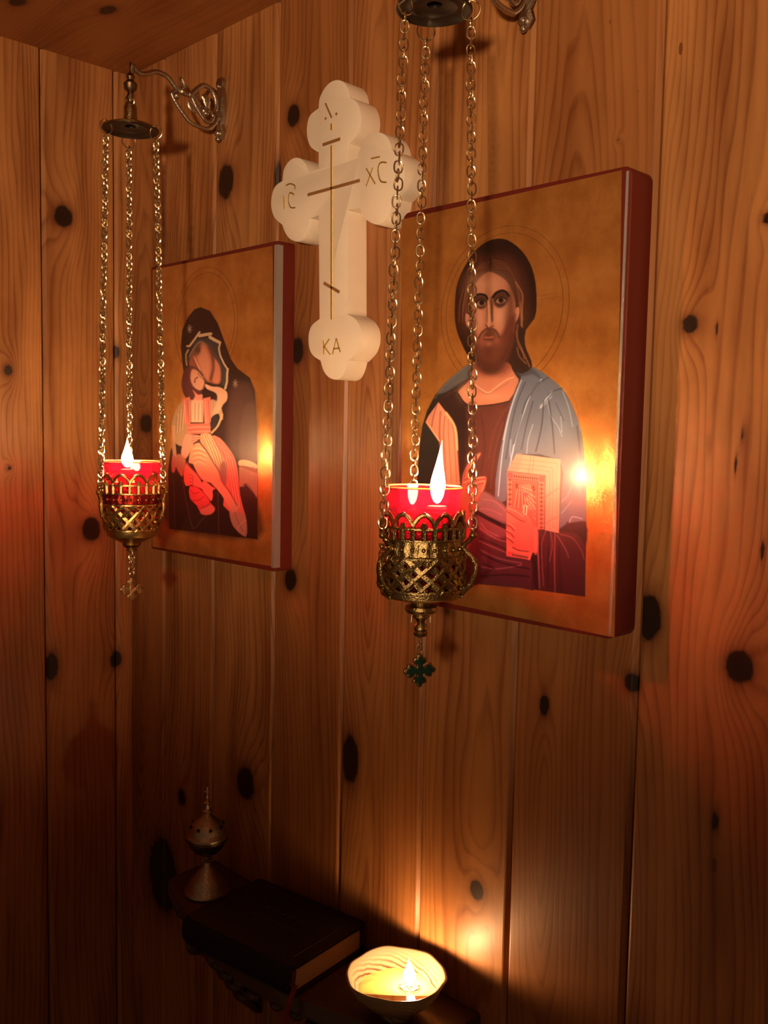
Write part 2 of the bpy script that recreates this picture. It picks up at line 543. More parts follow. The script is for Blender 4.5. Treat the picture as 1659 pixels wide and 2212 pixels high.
def icon_mat():
    m, nt, N, L, b = mat('gold leaf and tempera')
    at = N.new('ShaderNodeAttribute'); at.attribute_name = 'paint'
    am = N.new('ShaderNodeAttribute'); am.attribute_name = 'cover'
    tc = N.new('ShaderNodeTexCoord')
    nz = N.new('ShaderNodeTexNoise'); nz.inputs['Scale'].default_value = 24; nz.inputs['Detail'].default_value = 6; nz.inputs['Roughness'].default_value = 0.62
    L.new(tc.outputs['Object'], nz.inputs['Vector'])
    mr = N.new('ShaderNodeMapRange'); mr.inputs[1].default_value = 0.35; mr.inputs[2].default_value = 0.7
    L.new(nz.outputs['Fac'], mr.inputs[0])
    gc = N.new('ShaderNodeMixRGB'); gc.inputs['Color1'].default_value = (0.46, 0.175, 0.036, 1); gc.inputs['Color2'].default_value = (0.70, 0.32, 0.085, 1)
    L.new(mr.outputs[0], gc.inputs['Fac'])
    mx = N.new('ShaderNodeMixRGB'); L.new(am.outputs['Fac'], mx.inputs['Fac']); L.new(gc.outputs[0], mx.inputs['Color1']); L.new(at.outputs['Color'], mx.inputs['Color2'])
    L.new(mx.outputs[0], b.inputs['Base Color'])
    inv = N.new('ShaderNodeMapRange'); inv.inputs[3].default_value = 0.55; inv.inputs[4].default_value = 0.0
    L.new(am.outputs['Fac'], inv.inputs[0]); L.new(inv.outputs[0], b.inputs['Metallic'])
    rg = N.new('ShaderNodeMapRange'); rg.inputs[3].default_value = 0.30; rg.inputs[4].default_value = 0.42
    L.new(am.outputs['Fac'], rg.inputs[0]); L.new(rg.outputs[0], b.inputs['Roughness'])
    b.inputs['Coat Weight'].default_value = 0.25; b.inputs['Coat Roughness'].default_value = 0.16
    # brushed, slightly crinkled leaf
    mp = N.new('ShaderNodeMapping'); mp.inputs['Scale'].default_value = (60, 60, 22); mp.inputs['Rotation'].default_value = (0, 0.5, 0)
    L.new(tc.outputs['Object'], mp.inputs['Vector'])
    n2 = N.new('ShaderNodeTexNoise'); n2.inputs['Scale'].default_value = 1.0; n2.inputs['Detail'].default_value = 7; n2.inputs['Roughness'].default_value = 0.65; n2.inputs['Distortion'].default_value = 1.2
    L.new(mp.outputs['Vector'], n2.inputs['Vector'])
    bp = N.new('ShaderNodeBump'); bp.inputs['Distance'].default_value = 0.0018
    st = N.new('ShaderNodeMapRange'); st.inputs[3].default_value = 0.55; st.inputs[4].default_value = 0.08
    L.new(am.outputs['Fac'], st.inputs[0]); L.new(st.outputs[0], bp.inputs['Strength'])
    L.new(n2.outputs['Fac'], bp.inputs['Height']); L.new(bp.outputs['Normal'], b.inputs['Normal'])
    return m


M['icon'] = icon_mat()


# ------------------------------------------------------------------ room: planked walls and ceiling
ZC = 0.700                       # ceiling
ZF = -H / D                      # floor


def zrows(z0, z1, fine0, fine1, step):
    zs = []
    z = z0
    while z < z1 - 1e-6:
        zs.append(z)
        z += step if fine0 - 0.02 <= z <= fine1 else step * 8
    zs.append(z1)
    return np.array(zs)


def plank_grid(name, planks, rows, base, ea, er, en, knots, reds=None, seed=0, bev=0.010, bevl=0.004, depth=0.005, step=0.0055, fleck=()):
    """boards side by side along ea (d units), running along er; en = outward normal"""
    r = np.random.RandomState(seed)
    base, ea, er, en = map(lambda q: np.array(q, float), (base, ea, er, en))
    allv, allf, gG, gK, gR, gP, gF = [], [], [], [], [], [], []
    off = 0
    for pi, (a0, a1) in enumerate(planks):
        nA = max(6, int((a1 - a0 - bev) / step))
        cols = [(a0, -0.014), (a0 + 0.0004, -0.0022), (a0 + 0.0018, -0.0006), (a0 + bevl, 0.0)]
        for t in np.linspace(a0 + bevl, a1 - bev, nA)[1:]:
            cols.append((t, 0.0))
        cols += [(a1 - bev * 0.8, -0.0008), (a1 - 0.0034, -depth), (a1 - 0.0030, -0.014), (a1, -0.014)]
        A = np.array([c[0] for c in cols]); Dn = np.array([c[1] for c in cols])
        AA, ZZ = np.meshgrid(A, rows)
        DN = np.tile(Dn, (len(rows), 1))
        ph = r.uniform(0, 6.28, 12)
        w = a1 - a0
        kind = r.uniform()
        z = ZZ
        wob = 0.010 * np.sin(z * 2.3 + ph[0]) + 0.005 * np.sin(z * 5.1 + ph[1]) + 0.002 * np.sin(z * 13 + ph[2])
        if kind < 0.6:
            x0 = a0 + w * r.uniform(0.25, 0.75)
            dp = 0.010 + 0.05 * (0.5 + 0.5 * np.sin(z * r.uniform(1.6, 3.0) + ph[3])) + 0.008 * np.sin(z * 9 + ph[4])
            G = np.sqrt((AA - x0 - wob) ** 2 + dp ** 2)
        else:
            G = 0.75 * (AA - a0) + wob
        G = G + 0.0016 * np.sin(AA * 90 + z * 7 + ph[5]) * np.sin(z * 17 + ph[6]) + 0.0009 * np.sin(AA * 210 + z * 23 + ph[7])
        K = np.full(AA.shape, 9.0)
        for (ka, kz, ra, rz, infl) in knots:
            if not (a0 - 0.01 <= ka <= a1 + 0.01): continue
            rr = np.sqrt(((AA - ka) / ra) ** 2 + ((ZZ - kz) / rz) ** 2)
            r2 = np.sqrt(((AA - ka) / (ra * 1.5)) ** 2 + ((ZZ - kz) / (rz * 2.4)) ** 2)
            G = G + infl * ra * 1.7 * np.exp(-(r2 / 1.5) ** 2)
            K = np.minimum(K, rr)
        P = base + AA[..., None] * ea + ZZ[..., None] * er + DN[..., None] * en
        nr, nc = AA.shape
        idx = np.arange(nr * nc).reshape(nr, nc) + off
        q = np.stack([idx[:-1, :-1], idx[:-1, 1:], idx[1:, 1:], idx[1:, :-1]], -1).reshape(-1, 4)
        allv.append(P.reshape(-1, 3)); allf.append(q)
        gG.append((G * D).ravel()); gK.append(K.ravel())
        rv = r.uniform(0, 1) if reds is None or pi >= len(reds) or reds[pi] is None else reds[pi]
        gR.append(np.full(nr * nc, rv))
        gF.append(np.full(nr * nc, 1.0 if pi in fleck else 0.35))
        so = r.uniform(0, 40)
        gP.append(np.stack([AA * D + so, np.full(AA.shape, so * 0.37), ZZ * D], -1).reshape(-1, 3))
        off += nr * nc
    V = np.concatenate(allv); F = np.concatenate(allf)
    # face orientation toward en
    v0 = V[F[0][1]] - V[F[0][0]]; v1 = V[F[0][3]] - V[F[0][0]]
    if np.cross(v0, v1) @ en < 0: F = F[:, ::-1]
    V = V * D; V[:, 2] += H
    org = np.array([V[:, 0].mean(), V[:, 1].mean(), V[:, 2].min()])
    me = bpy.data.meshes.new(name)
    me.from_pydata((V - org).tolist(), [], F.tolist())
    for nm, dat in (('grain', gG), ('knot', gK), ('plank', gR), ('fleck', gF)):
        a = me.attributes.new(nm, 'FLOAT', 'POINT'); a.data.foreach_set('value', np.concatenate(dat).astype(np.float32))
    a = me.attributes.new('pos', 'FLOAT_VECTOR', 'POINT'); a.data.foreach_set('vector', np.concatenate(gP).astype(np.float32).ravel())
    me.materials.append(WOOD)
    me.update()
    o = bpy.data.objects.new(name, me); scene.collection.objects.link(o); o.location = org
    tag(o, kind='structure')
    return o


def kr(px, py, hw, hh, infl=1.0):          # knot, and one dark patch, on the right wall
    p = at_y(px, py); q = at_y(px + hw, py); s = at_y(px, py + hh)
    return (p[0], p[2], abs(q[0] - p[0]), abs(s[2] - p[2]), infl)


def kl(px, py, hw, hh, infl=1.0):          # knot on the left wall (coordinate = -y)
    p = at_x(px, py); q = at_x(px + hw, py); s = at_x(px, py + hh)
    return (-p[1], p[2], abs(q[1] - p[1]), abs(s[2] - p[2]), infl)


kn_r = [kr(488, 392, 16, 38), kr(634, 250, 13, 24), kr(600, 385, 7, 40, .3), kr(643, 757, 13, 30, .7), kr(316, 915, 14, 20, .8),
        kr(627, 1252, 13, 24), kr(530, 1692, 19, 36), kr(393, 1722, 8, 17, .8), kr(352, 1890, 30, 82, .5), kr(757, 1640, 17, 55, .6),
        kr(1176, 1524, 10, 24), kr(1364, 1475, 16, 20, .6), kr(1597, 1440, 32, 36, 1.1), kr(1402, 1335, 26, 52, .4), kr(1491, 700, 17, 21, 1.2),  # tall entry at the large panel's lower right is just a dark patch
        kr(1030, 1923, 15, 22, 1.4), kr(1545, 1775, 8, 28, .6), kr(1350, 1310, 10, 10, .4), kr(1335, 300, 4, 4, 2.5), kr(1547, 712, 4, 16, .3), kr(1660, 470, 14, 12, 1),
        kr(1607, 940, 5, 22, .3), kr(1590, 1005, 4, 22, .3), kr(1532, 960, 4, 20, .3), kr(1648, 1190, 5, 24, .3)]
kn_l = [kl(137, 468, 20, 24, 1.2), kl(197, 1143, 20, 26, 1.2), kl(112, 1440, 13, 30, .8), kl(250, 1425, 12, 18, .8), kl(251, 760, 7, 14, .6),
        kl(18, 800, 9, 12, 2.0), kl(20, 1010, 5, 5, 2.5), kl(400, 400, 1, 1, 0)]
SE = [0.0, 0.1292, 0.2989, 0.4797, 0.6578, 0.835, 1.0013, 1.1822, 1.362, 1.545, 1.727, 1.909, 2.09, 2.27]
rowsW = zrows(ZF, ZC + 0.02, -1.02, ZC, 0.0075)
plank_grid('wall_right', list(zip(SE[:-1], SE[1:])), rowsW, (0, 0, 0), (1, 0, 0), (0, 0, 1), (0, -1, 0), kn_r,
           reds=[0.55, 0.45, 0.25, 0.85, 0.55, 0.35, 0.8, 0.3, 0.35, 0.5], seed=5, fleck=(7,))
SL = [-0.012, 0.0368, 0.1865, 0.358, 0.533, 0.71, 0.886, 1.06, 1.235, 1.41]
plank_grid('wall_left', list(zip(SL[:-1], SL[1:])), rowsW, (0, 0, 0), (0, -1, 0), (0, 0, 1), (1, 0, 0), kn_l,
           reds=[0.1, 0.35, 0.3, 0.4], seed=9)
# ceiling boards run along the right wall
kc = []
for (px, py, hw, hh) in ((38, 4, 16, 12), (233, 22, 14, 12)):
    p = at_z(px, py, ZC); kc.append((-p[1], p[0], 0.012, 0.02, 1.0))
SC = [-0.03, 0.36, 0.54, 0.72, 0.90, 1.08, 1.26, 1.41]
plank_grid('ceiling', list(zip(SC[:-1], SC[1:])), zrows(-0.02, 2.27, -0.02, 0.9, 0.008), (0, 0, ZC), (0, -1, 0), (1, 0, 0), (0, 0, -1), kc,
           reds=[0.95, 0.9, 0.7, 0.8], seed=21)
fl = MB(); fl.box((1.13, -0.7, ZF - 0.02), (1.15, 0.72, 0.02))
tag(fl.build('floor', simple('worn oak floor', (0.20, 0.10, 0.05), 0.5, var=0.4, bscale=12)), kind='structure')


# ------------------------------------------------------------------ painted panels
class Painter:
    def __init__(s, c00, c10, c01, c11, nu, nv):
        """corners (top-left, top-right, bottom-left, bottom-right) in d units"""
        s.nu, s.nv = nu, nv
        u = np.linspace(0, 1, nu)[None, :, None]; v = np.linspace(0, 1, nv)[:, None, None]
        s.P = (c00 * (1 - u) + c10 * u) * (1 - v) + (c01 * (1 - u) + c11 * u) * v
        q = s.P - CP
        z = q @ CF
        s.X = 829.5 + FPX * (q @ CR) / z; s.Y = 1106 + FPX * (q @ CD) / z
        s.C = np.zeros((nv, nu, 3)); s.A = np.zeros((nv, nu))

    def _sub(s, pts, pad):
        pts = np.array(pts)
        x0, y0 = pts.min(0) - pad; x1, y1 = pts.max(0) + pad
        m = (s.X >= x0) & (s.X <= x1) & (s.Y >= y0) & (s.Y <= y1)
        return m

    def _mix(s, m, a, col, cover):
        c = np.array(col)
        s.C[m] = s.C[m] * (1 - a[:, None]) + c * a[:, None] if True else 0
        s.A[m] = np.maximum(s.A[m], a * cover) if cover > 0 else s.A[m]

    def _dist(s, x, y, P, closed):
        d = np.full(x.shape, 1e9)
        n = len(P)
        for i in range(n if closed else n - 1):
            ax, ay = P[i]; bx, by = P[(i + 1) % n]
            dx, dy = bx - ax, by - ay
            l2 = dx * dx + dy * dy + 1e-9
            t = np.clip(((x - ax) * dx + (y - ay) * dy) / l2, 0, 1)
            d = np.minimum(d, (x - ax - t * dx) ** 2 + (y - ay - t * dy) ** 2)
        return np.sqrt(d)

    def poly(s, pts, col, soft=0.8, a=1.0, smooth=3, cover=1.0, clip=None):
        P = [tuple(p) for p in (cr(pts, smooth) if smooth > 1 else pts)]
        m = s._sub(P, soft + 1)
        x = s.X[m]; y = s.Y[m]
        if x.size == 0: return
        ins = np.zeros(x.shape, bool)
        n = len(P)
        for i in range(n):
            ax, ay = P[i]; bx, by = P[(i + 1) % n]
            if ay == by: continue
            c = ((ay > y) != (by > y)) & (x < (bx - ax) * (y - ay) / (by - ay) + ax)
            ins ^= c
        d = s._dist(x, y, P, True)
        sd = np.where(ins, d, -d)
        al = np.clip(0.5 + sd / (2 * soft), 0, 1) * a
        s._mix(m, al, col, cover)

    def line(s, pts, w, col, a=1.0, soft=0.7, smooth=4, taper=False, cover=1.0):
        P = [tuple(p) for p in (cr(pts, smooth, False) if smooth > 1 and len(pts) > 2 else pts)]
        m = s._sub(P, w + soft + 1)
        x = s.X[m]; y = s.Y[m]
        if x.size == 0: return
        d = s._dist(x, y, P, False)
        al = np.clip((w / 2 + soft / 2 - d) / soft, 0, 1) * a
        s._mix(m, al, col, cover)

    def blob(s, cx, cy, rx, ry, col, a=0.6, cover=0.0):
        m = s._sub([(cx - 2 * rx, cy - 2 * ry), (cx + 2 * rx, cy + 2 * ry)], 0)
        x = (s.X[m] - cx) / rx; y = (s.Y[m] - cy) / ry
        al = np.exp(-(x * x + y * y)) * a
        s._mix(m, al, col, cover)

    def build(s, name, parent, material):
        idx = np.arange(s.nu * s.nv).reshape(s.nv, s.nu)
        F = np.stack([idx[:-1, :-1], idx[1:, :-1], idx[1:, 1:], idx[:-1, 1:]], -1).reshape(-1, 4)
        wl = world_loc(parent)
        V = s.P.reshape(-1, 3) * D; V = V + np.array([0, 0, H]) - np.array(wl)
        c = V.mean(0); V = V - c
        me = bpy.data.meshes.new(name); me.from_pydata(V.tolist(), [], F.tolist())
        a = me.attributes.new('paint', 'FLOAT_COLOR', 'POINT')
        a.data.foreach_set('color', np.concatenate([s.C.reshape(-1, 3), np.ones((s.nu * s.nv, 1))], 1).astype(np.float32).ravel())
        a = me.attributes.new('cover', 'FLOAT', 'POINT'); a.data.foreach_set('value', s.A.astype(np.float32).ravel())
        me.materials.append(material); me.update()
        o = bpy.data.objects.new(name, me); scene.collection.objects.link(o); o.parent = parent; o.location = c
        return o


LW = (1.0, 0.70, 0.50)


def A(*c):                       # colour seen in candle light -> pigment
    l = lin(c)
    return tuple(min(0.9, l[i] / LW[i]) for i in range(3))


def cropf(sc, ox, oy):
    return lambda pts: [(ox + x / sc, oy + y / sc) for x, y in pts]


def panel_board(root, tl, tr, bl, br, t, rnd, strip, stripmat, front_w=0.0045):
    """wooden board behind the painted face; strip = width of the pale bevel"""
    b = MB()
    # outline in wall plane coordinates (x, z)
    x0 = (tl[0] + bl[0]) / 2; x1 = (tr[0] + br[0]) / 2; z1 = (tl[2] + tr[2]) / 2; z0 = (bl[2] + br[2]) / 2
    e = 0.0065
    def corner(cx, cz, a0):
        return [(cx + rnd * math.cos(a0 + k * PI / 10), cz + rnd * math.sin(a0 + k * PI / 10)) for k in range(6)]
    o = []
    o += corner(x1 + e - rnd, z1 + e - rnd, 0); o += corner(x0 - e + rnd, z1 + e - rnd, PI / 2)
    o += corner(x0 - e + rnd, z0 - e + rnd, PI); o += corner(x1 + e - rnd, z0 - e + rnd, 1.5 * PI)
    b.prism(o, (0, -t, 0), (1, 0, 0), (0, 0, 1), t - 0.0008, n0=-0.0004, bev=0.002, mi=0)
    b.build('board', M['icon_edge'], root)
    s = MB()
    n = 24
    vs = []
    for k in range(n + 1):
        f = k / n
        z = z0 + (z1 - z0) * f
        vs += [(x1 - 0.001, -t - 0.0009, z), (x1 + front_w, -t - 0.0009, z), (x1 + (e + 0.0007 if front_w > 0.004 else front_w), -t + strip, z), (x1 - 0.001, -t + strip, z)]
    fs = []
    for k in range(n):
        a = k * 4
        for j in range(4):
            l = (j + 1) % 4
            fs.append((a + j, a + 4 + j, a + 4 + l, a + l))
    fs += [(0, 1, 2, 3), (n * 4 + 3, n * 4 + 2, n * 4 + 1, n * 4)]
    s.add(vs, fs, False)
    o = s.build('edge_bevel', stripmat, root, sharp=False)
    o['label'] = 'pale gesso bevel with painted edge light'


# ---- large panel: bearded robed man with a book
T1 = 0.044
tl, tr = at_y(868, 474.5, -T1), at_y(1344, 368, -T1)
bl, br = at_y(868, 1282, -T1), at_y(1328, 1377, -T1)
z_t = (tl[2] + tr[2]) / 2; z_b = (bl[2] + br[2]) / 2
x_l = tl[0]; x_r = tr[0] * 0.5 + br[0] * 0.5
icon1 = empty('icon_panel', ((x_l + x_r) / 2, 0, z_b))
tag(icon1, 'large gold icon panel on the pine wall of a bearded robed man holding a book', 'icon', 'gold icon panels hung on the right wall')
panel_board(icon1, tl, tr, bl, br, T1, 0.012, 0.002, M['gesso'], 0.0022)
off = np.array([0, -0.0006, 0])
P1 = Painter(tl + off, tr + off, bl + off, br + off, 560, 860)
c5 = cropf(2.4037, 860, 480); c3 = cropf(6.381, 940, 500); c4 = cropf(7.373, 1060, 940); c9 = cropf(7.373, 880, 820)


def halo(P, cpx, cpy, rx_px, t, radii, col, a, w):
    c = at_y(cpx, cpy, -t); R = abs(at_y(cpx + rx_px, cpy, -t)[0] - c[0])
    for k in radii:
        pts = [proj((c[0] + R * k * math.cos(q), -t, c[2] + R * k * math.sin(q))) for q in np.linspace(0, 2 * PI, 90)]
        P.line(pts, w, col, a, 0.9, 1, cover=0.75)
    return c, R


dk = A(95, 42, 14)
hc, hR = halo(P1, 1083, 668, 146, T1, (1.0, 0.915), dk, 0.85, 1.8)
for q in np.linspace(0, 2 * PI, 60):      # punched dots round the halo
    x, y = proj((hc[0] + hR * 0.957 * math.cos(q), -T1, hc[2] + hR * 0.957 * math.sin(q)))
    P1.blob(x, y, 2.0, 2.4, A(215, 150, 95), 0.5, 0.5)
for (a_, b_) in (((935, 672), (978, 660)), ((938, 690), (980, 680)), ((1163, 640), (1205, 632)), ((1165, 648), (1207, 641)), ((1098, 480), (1099, 515)), ((1108, 478), (1110, 512))):
    P1.line([a_, b_], 1.2, dk, 0.5, cover=0.6)
ROBE, TUN, TUND = A(98, 88, 92), A(66, 26, 20), A(38, 14, 12)
SKIN, SKIND, SKINL = A(176, 96, 68), A(110, 50, 32), A(222, 150, 110)
BLU, BLUL, BLUD = A(84, 78, 86), A(158, 148, 154), A(30, 25, 29)
P1.poly(c5([(390, 740), (300, 790), (240, 840), (190, 900), (150, 980), (125, 1060), (110, 1180), (100, 1300), (90, 1500), (80, 1838), (300, 1862), (640, 1900), (970, 1945), (978, 1600), (975, 1400), (965, 1200), (950, 1080), (925, 1000), (890, 920), (850, 860), (785, 805), (700, 750), (600, 730)]), A(36, 24, 20), 0.8, smooth=1)
P1.poly(c5([(370, 735), (300, 785), (240, 838), (205, 890), (250, 880), (320, 835), (390, 790)]), A(82, 72, 68), 1.5, smooth=2)
P1.line(c5([(360, 745), (290, 800), (235, 855), (190, 915)]), 3.0, A(110, 98, 92), 0.5, 3)
# tunic
P1.poly(c5([(205, 935), (320, 860), (380, 800), (600, 800), (640, 900), (580, 1000), (530, 1200), (505, 1440), (440, 1480), (320, 1500), (310, 1100)]), TUN, 1.0, smooth=2)
P1.poly(c5([(205, 935), (250, 905), (330, 870), (355, 950), (360, 1100), (340, 1330), (320, 1360), (300, 1060)]), TUND, 2.0, smooth=2)
P1.line(c5([(350, 960), (375, 1150), (370, 1320)]), 2.2, A(95, 42, 34), 0.6, 2)
P1.line(c5([(300, 890), (330, 1000), (340, 1250)]), 2.0, A(20, 8, 6), 0.8, 2)
P1.poly(c5([(400, 960), (560, 960), (510, 1150), (490, 1320), (430, 1330), (400, 1180)]), A(84, 36, 28), 9, 0.7)
for p_ in ([(560, 965), (500, 1080), (470, 1220)], [(545, 1040), (500, 1200), (480, 1380)], [(585, 930), (560, 980)]):
    P1.line(c5(p_), 2.2, A(110, 52, 40), 0.45, 3)
P1.line(c5([(430, 1000), (450, 1150), (430, 1300)]), 3, A(48, 18, 14), 0.6, 4)
# neck and collar
P1.poly(c5([(392, 720), (385, 800), (330, 860), (312, 890), (362, 945), (470, 948), (575, 925), (615, 850), (625, 815), (595, 770), (590, 690)]), SKIN, 1.2, smooth=2)
P1.poly(c5([(392, 720), (400, 790), (470, 800), (560, 790), (600, 700)]), SKIND, 8, 0.8)
P1.blob(*c5([(350, 885)])[0], 14, 16, SKINL, .35); P1.blob(*c5([(470, 905)])[0], 30, 9, A(205, 120, 88), .5)
P1.line(c5([(400, 845), (435, 870), (470, 885), (505, 860), (560, 820), (600, 805)]), 2.2, A(232, 160, 125), 0.55, 2)
P1.line(c5([(410, 855), (440, 885), (470, 892), (510, 870), (575, 830)]), 1.6, SKIND, 0.5, 2)
P1.line(c5([(312, 890), (362, 950), (470, 950), (580, 930)]), 3.0, A(28, 10, 10), 0.95, 1.2)
# sleeve lining
P1.poly(c5([(210, 935), (248, 985), (298, 1062), (308, 1200), (322, 1362), (235, 1366), (222, 1200), (212, 1140), (142, 1038), (158, 1005)]), A(205, 118, 86), 1.0, smooth=1)
for x0, x1, ww in ((195, 175, 3), (215, 215, 4), (238, 236, 2.6), (255, 262, 2), (272, 290, 2.4), (285, 305, 1.6)):
    P1.line(c5([(x0 + 5, 960 + (x0 - 190) * 1.0), (x1, 1100), (x1 + 8, 1240), (x1 + 14, 1350)] if x1 > 200 else [(x0 + 5, 950), (x1 + 8, 1010), (x1, 1060)]), ww, A(150, 52, 46), 0.75, 1.8)
P1.line(c5([(250, 990), (296, 1066), (306, 1180)]), 4.5, A(232, 165, 108), 0.7, 3)
P1.line(c5([(150, 1040), (215, 1135)]), 2.5, A(232, 165, 108), 0.6, 2)
# blue mantle
P1.poly(c5([(600, 745), (640, 790), (622, 850), (580, 960), (548, 1100), (518, 1250), (503, 1430), (560, 1445), (572, 1300), (620, 1205), (840, 1235), (848, 1400), (835, 1600), (880, 1555), (975, 1552), (965, 1200), (950, 1080), (925, 1000), (890, 920), (850, 860), (785, 805), (700, 750)]), BLU, 0.9, smooth=2)
P1.blob(*c5([(840, 1050)])[0], 30, 50, A(112, 104, 112), .5); P1.blob(*c5([(700, 1150)])[0], 30, 36, A(104, 96, 102), .35)
P1.blob(*c5([(905, 1430)])[0], 26, 40, A(110, 90, 84), .4)
P1.poly(c5([(600, 760), (640, 800), (700, 790), (760, 830), (690, 755)]), A(58, 52, 56), 2.5, .9)
for p_, w_, a_ in (([(745, 815), (690, 890), (655, 980), (615, 1100), (575, 1290)], 2.6, .8), ([(640, 820), (598, 930), (560, 1080), (535, 1250), (520, 1420)], 2.6, .8),
                   ([(625, 860), (575, 1000), (545, 1130)], 2.0, .6), ([(800, 878), (760, 930), (738, 965)], 2.6, .8), ([(798, 905), (745, 960), (740, 950)], 2.0, .6),
                   ([(855, 880), (885, 960), (905, 1060)], 2.2, .5), ([(770, 900), (790, 1000), (830, 1060), (850, 1110)], 1.8, .5), ([(845, 1010), (850, 1090)], 2.0, .5),
                   ([(700, 1050), (675, 1130), (668, 1200)], 2.0, .5), ([(640, 1000), (610, 1120), (590, 1220)], 2, .5), ([(900, 870), (930, 960), (945, 1080)], 1.8, .35),
                   ([(890, 1560), (905, 1530), (955, 1540)], 2.5, .6), ([(850, 1450), (880, 1420), (900, 1370)], 2, .5), ([(850, 1510), (900, 1450)], 2, .4),
                   ([(585, 1130), (582, 1200), (590, 1240)], 3, .35)):
    P1.line(c5(p_), w_, BLUL, a_, 2.2)
for p_, w_, a_ in (([(735, 830), (670, 920), (640, 1010), (600, 1150)], 3.0, .8), ([(700, 930), (670, 1040), (640, 1180)], 2.4, .7), ([(755, 930), (745, 1060), (715, 1190)], 3.0, .75),
                   ([(780, 920), (800, 1050), (812, 1200)], 3.0, .7), ([(852, 862), (800, 880), (770, 905)], 2.2, .8), ([(785, 805), (720, 840), (690, 900)], 2.0, .7),
                   ([(660, 830), (620, 930), (590, 1050), (560, 1230)], 2.4, .7), ([(930, 1060), (945, 1200), (960, 1400)], 5.0, .5), ([(820, 940), (860, 1030)], 2, .6)):
    P1.line(c5(p_), w_, BLUD, a_, 2.2)
# waist folds
P1.poly(c5([(330, 1480), (430, 1395), (500, 1430), (570, 1500), (575, 1700), (690, 1750), (725, 1905), (640, 1900), (420, 1880), (330, 1860)]), A(72, 32, 36), 1.2, smooth=2)
P1.poly(c5([(430, 1400), (500, 1430), (565, 1490), (566, 1560), (500, 1540), (415, 1500)]), A(118, 78, 76), 3, .9)
P1.poly(c5([(420, 1500), (500, 1545), (562, 1580), (565, 1625), (500, 1640), (420, 1590)]), A(105, 55, 55), 3, .9)
P1.line(c5([(412, 1508), (480, 1545), (560, 1585)]), 9, A(22, 8, 10), 0.95, 2)
for p_ in ([(440, 1440), (500, 1450), (560, 1500)], [(420, 1490), (470, 1490), (540, 1520)], [(425, 1590), (500, 1640), (562, 1660)], [(430, 1560), (460, 1600), (520, 1630)], [(420, 1655), (500, 1690), (600, 1730), (685, 1745)], [(430, 1790), (520, 1800), (640, 1780)], [(425, 1700), (520, 1745), (640, 1770)]):
    P1.line(c5(p_), 2.2, A(150, 96, 92), .5, 2.2)
for p_ in ([(425, 1640), (500, 1670), (562, 1700)], [(430, 1720), (540, 1770), (680, 1800)], [(440, 1770), (500, 1800)], [(690, 1700), (700, 1800), (700, 1900)], [(430, 1840), (560, 1830), (680, 1840)]):
    P1.line(c5(p_), 3.5, A(30, 10, 14), .85, 2.5)
# sleeve over the arm
P1.poly(c5([(718, 1595), (750, 1590), (840, 1612), (890, 1560), (975, 1552), (972, 1945), (730, 1912), (722, 1700)]), A(60, 24, 26), 1.2, smooth=1)
P1.poly(c5([(835, 1600), (880, 1570), (976, 1560), (976, 1680), (930, 1620)]), A(26, 10, 12), 2.5, .95)
for p_, c_, w_, a_ in (([(724, 1605), (726, 1700), (735, 1900)], A(132, 80, 78), 2.5, .7), ([(770, 1600), (745, 1680), (755, 1890)], A(125, 72, 70), 2.2, .6), ([(815, 1612), (812, 1760), (815, 1920)], A(140, 80, 74), 2.4, .65),
                       ([(790, 1600), (800, 1680), (785, 1760)], A(125, 72, 70), 2.0, .6), ([(825, 1625), (870, 1700), (885, 1740)], A(140, 80, 74), 2.2, .6), ([(840, 1620), (905, 1640), (950, 1700), (965, 1750)], A(120, 62, 60), 3.0, .6),
                       ([(778, 1600), (780, 1720), (775, 1900)], A(28, 8, 12), 3.5, .8), ([(735, 1640), (742, 1780)], A(26, 8, 10), 3, .7), ([(835, 1680), (845, 1900)], A(34, 10, 14), 5, .6), ([(710, 1700), (716, 1900)], A(20, 6, 8), 7, .8)):
    P1.line(c5(p_), w_, c_, a_, 2.2)
# blessing hand
HD = A(160, 72, 54)
P1.poly(c9([(1165, 1160), (1115, 1185), (1060, 1235), (985, 1310), (930, 1400), (880, 1530), (860, 1700), (830, 1900), (800, 2212), (900, 2212), (1090, 2060), (1150, 1900), (1220, 1760), (1260, 1600), (1235, 1540), (1090, 1555), (1000, 1560), (1000, 1420), (1090, 1310), (1160, 1210)]), HD, 1.2, smooth=2)
P1.poly(c9([(800, 2100), (900, 2000), (1000, 2100), (1020, 2300), (960, 2700), (820, 2700)]), A(165, 66, 52), 4, 1)
for p_ in ([(1235, 1580), (1120, 1600), (960, 1680)], [(1235, 1640), (1110, 1680), (930, 1760)], [(1000, 1560), (900, 1600)], [(930, 1440), (900, 1560)], [(1215, 1760), (1140, 1900), (1100, 2050)]):
    P1.line(c9(p_), 2.2, A(92, 26, 24), .7, 1.8)
for p_ in ([(1230, 1555), (1100, 1575), (900, 1640)], [(1225, 1615), (1110, 1640), (950, 1720)], [(1150, 1190), (1070, 1270)], [(1240, 1620), (1180, 1780)]):
    P1.line(c9(p_), 2.2, A(225, 135, 100), .6, 1.8)
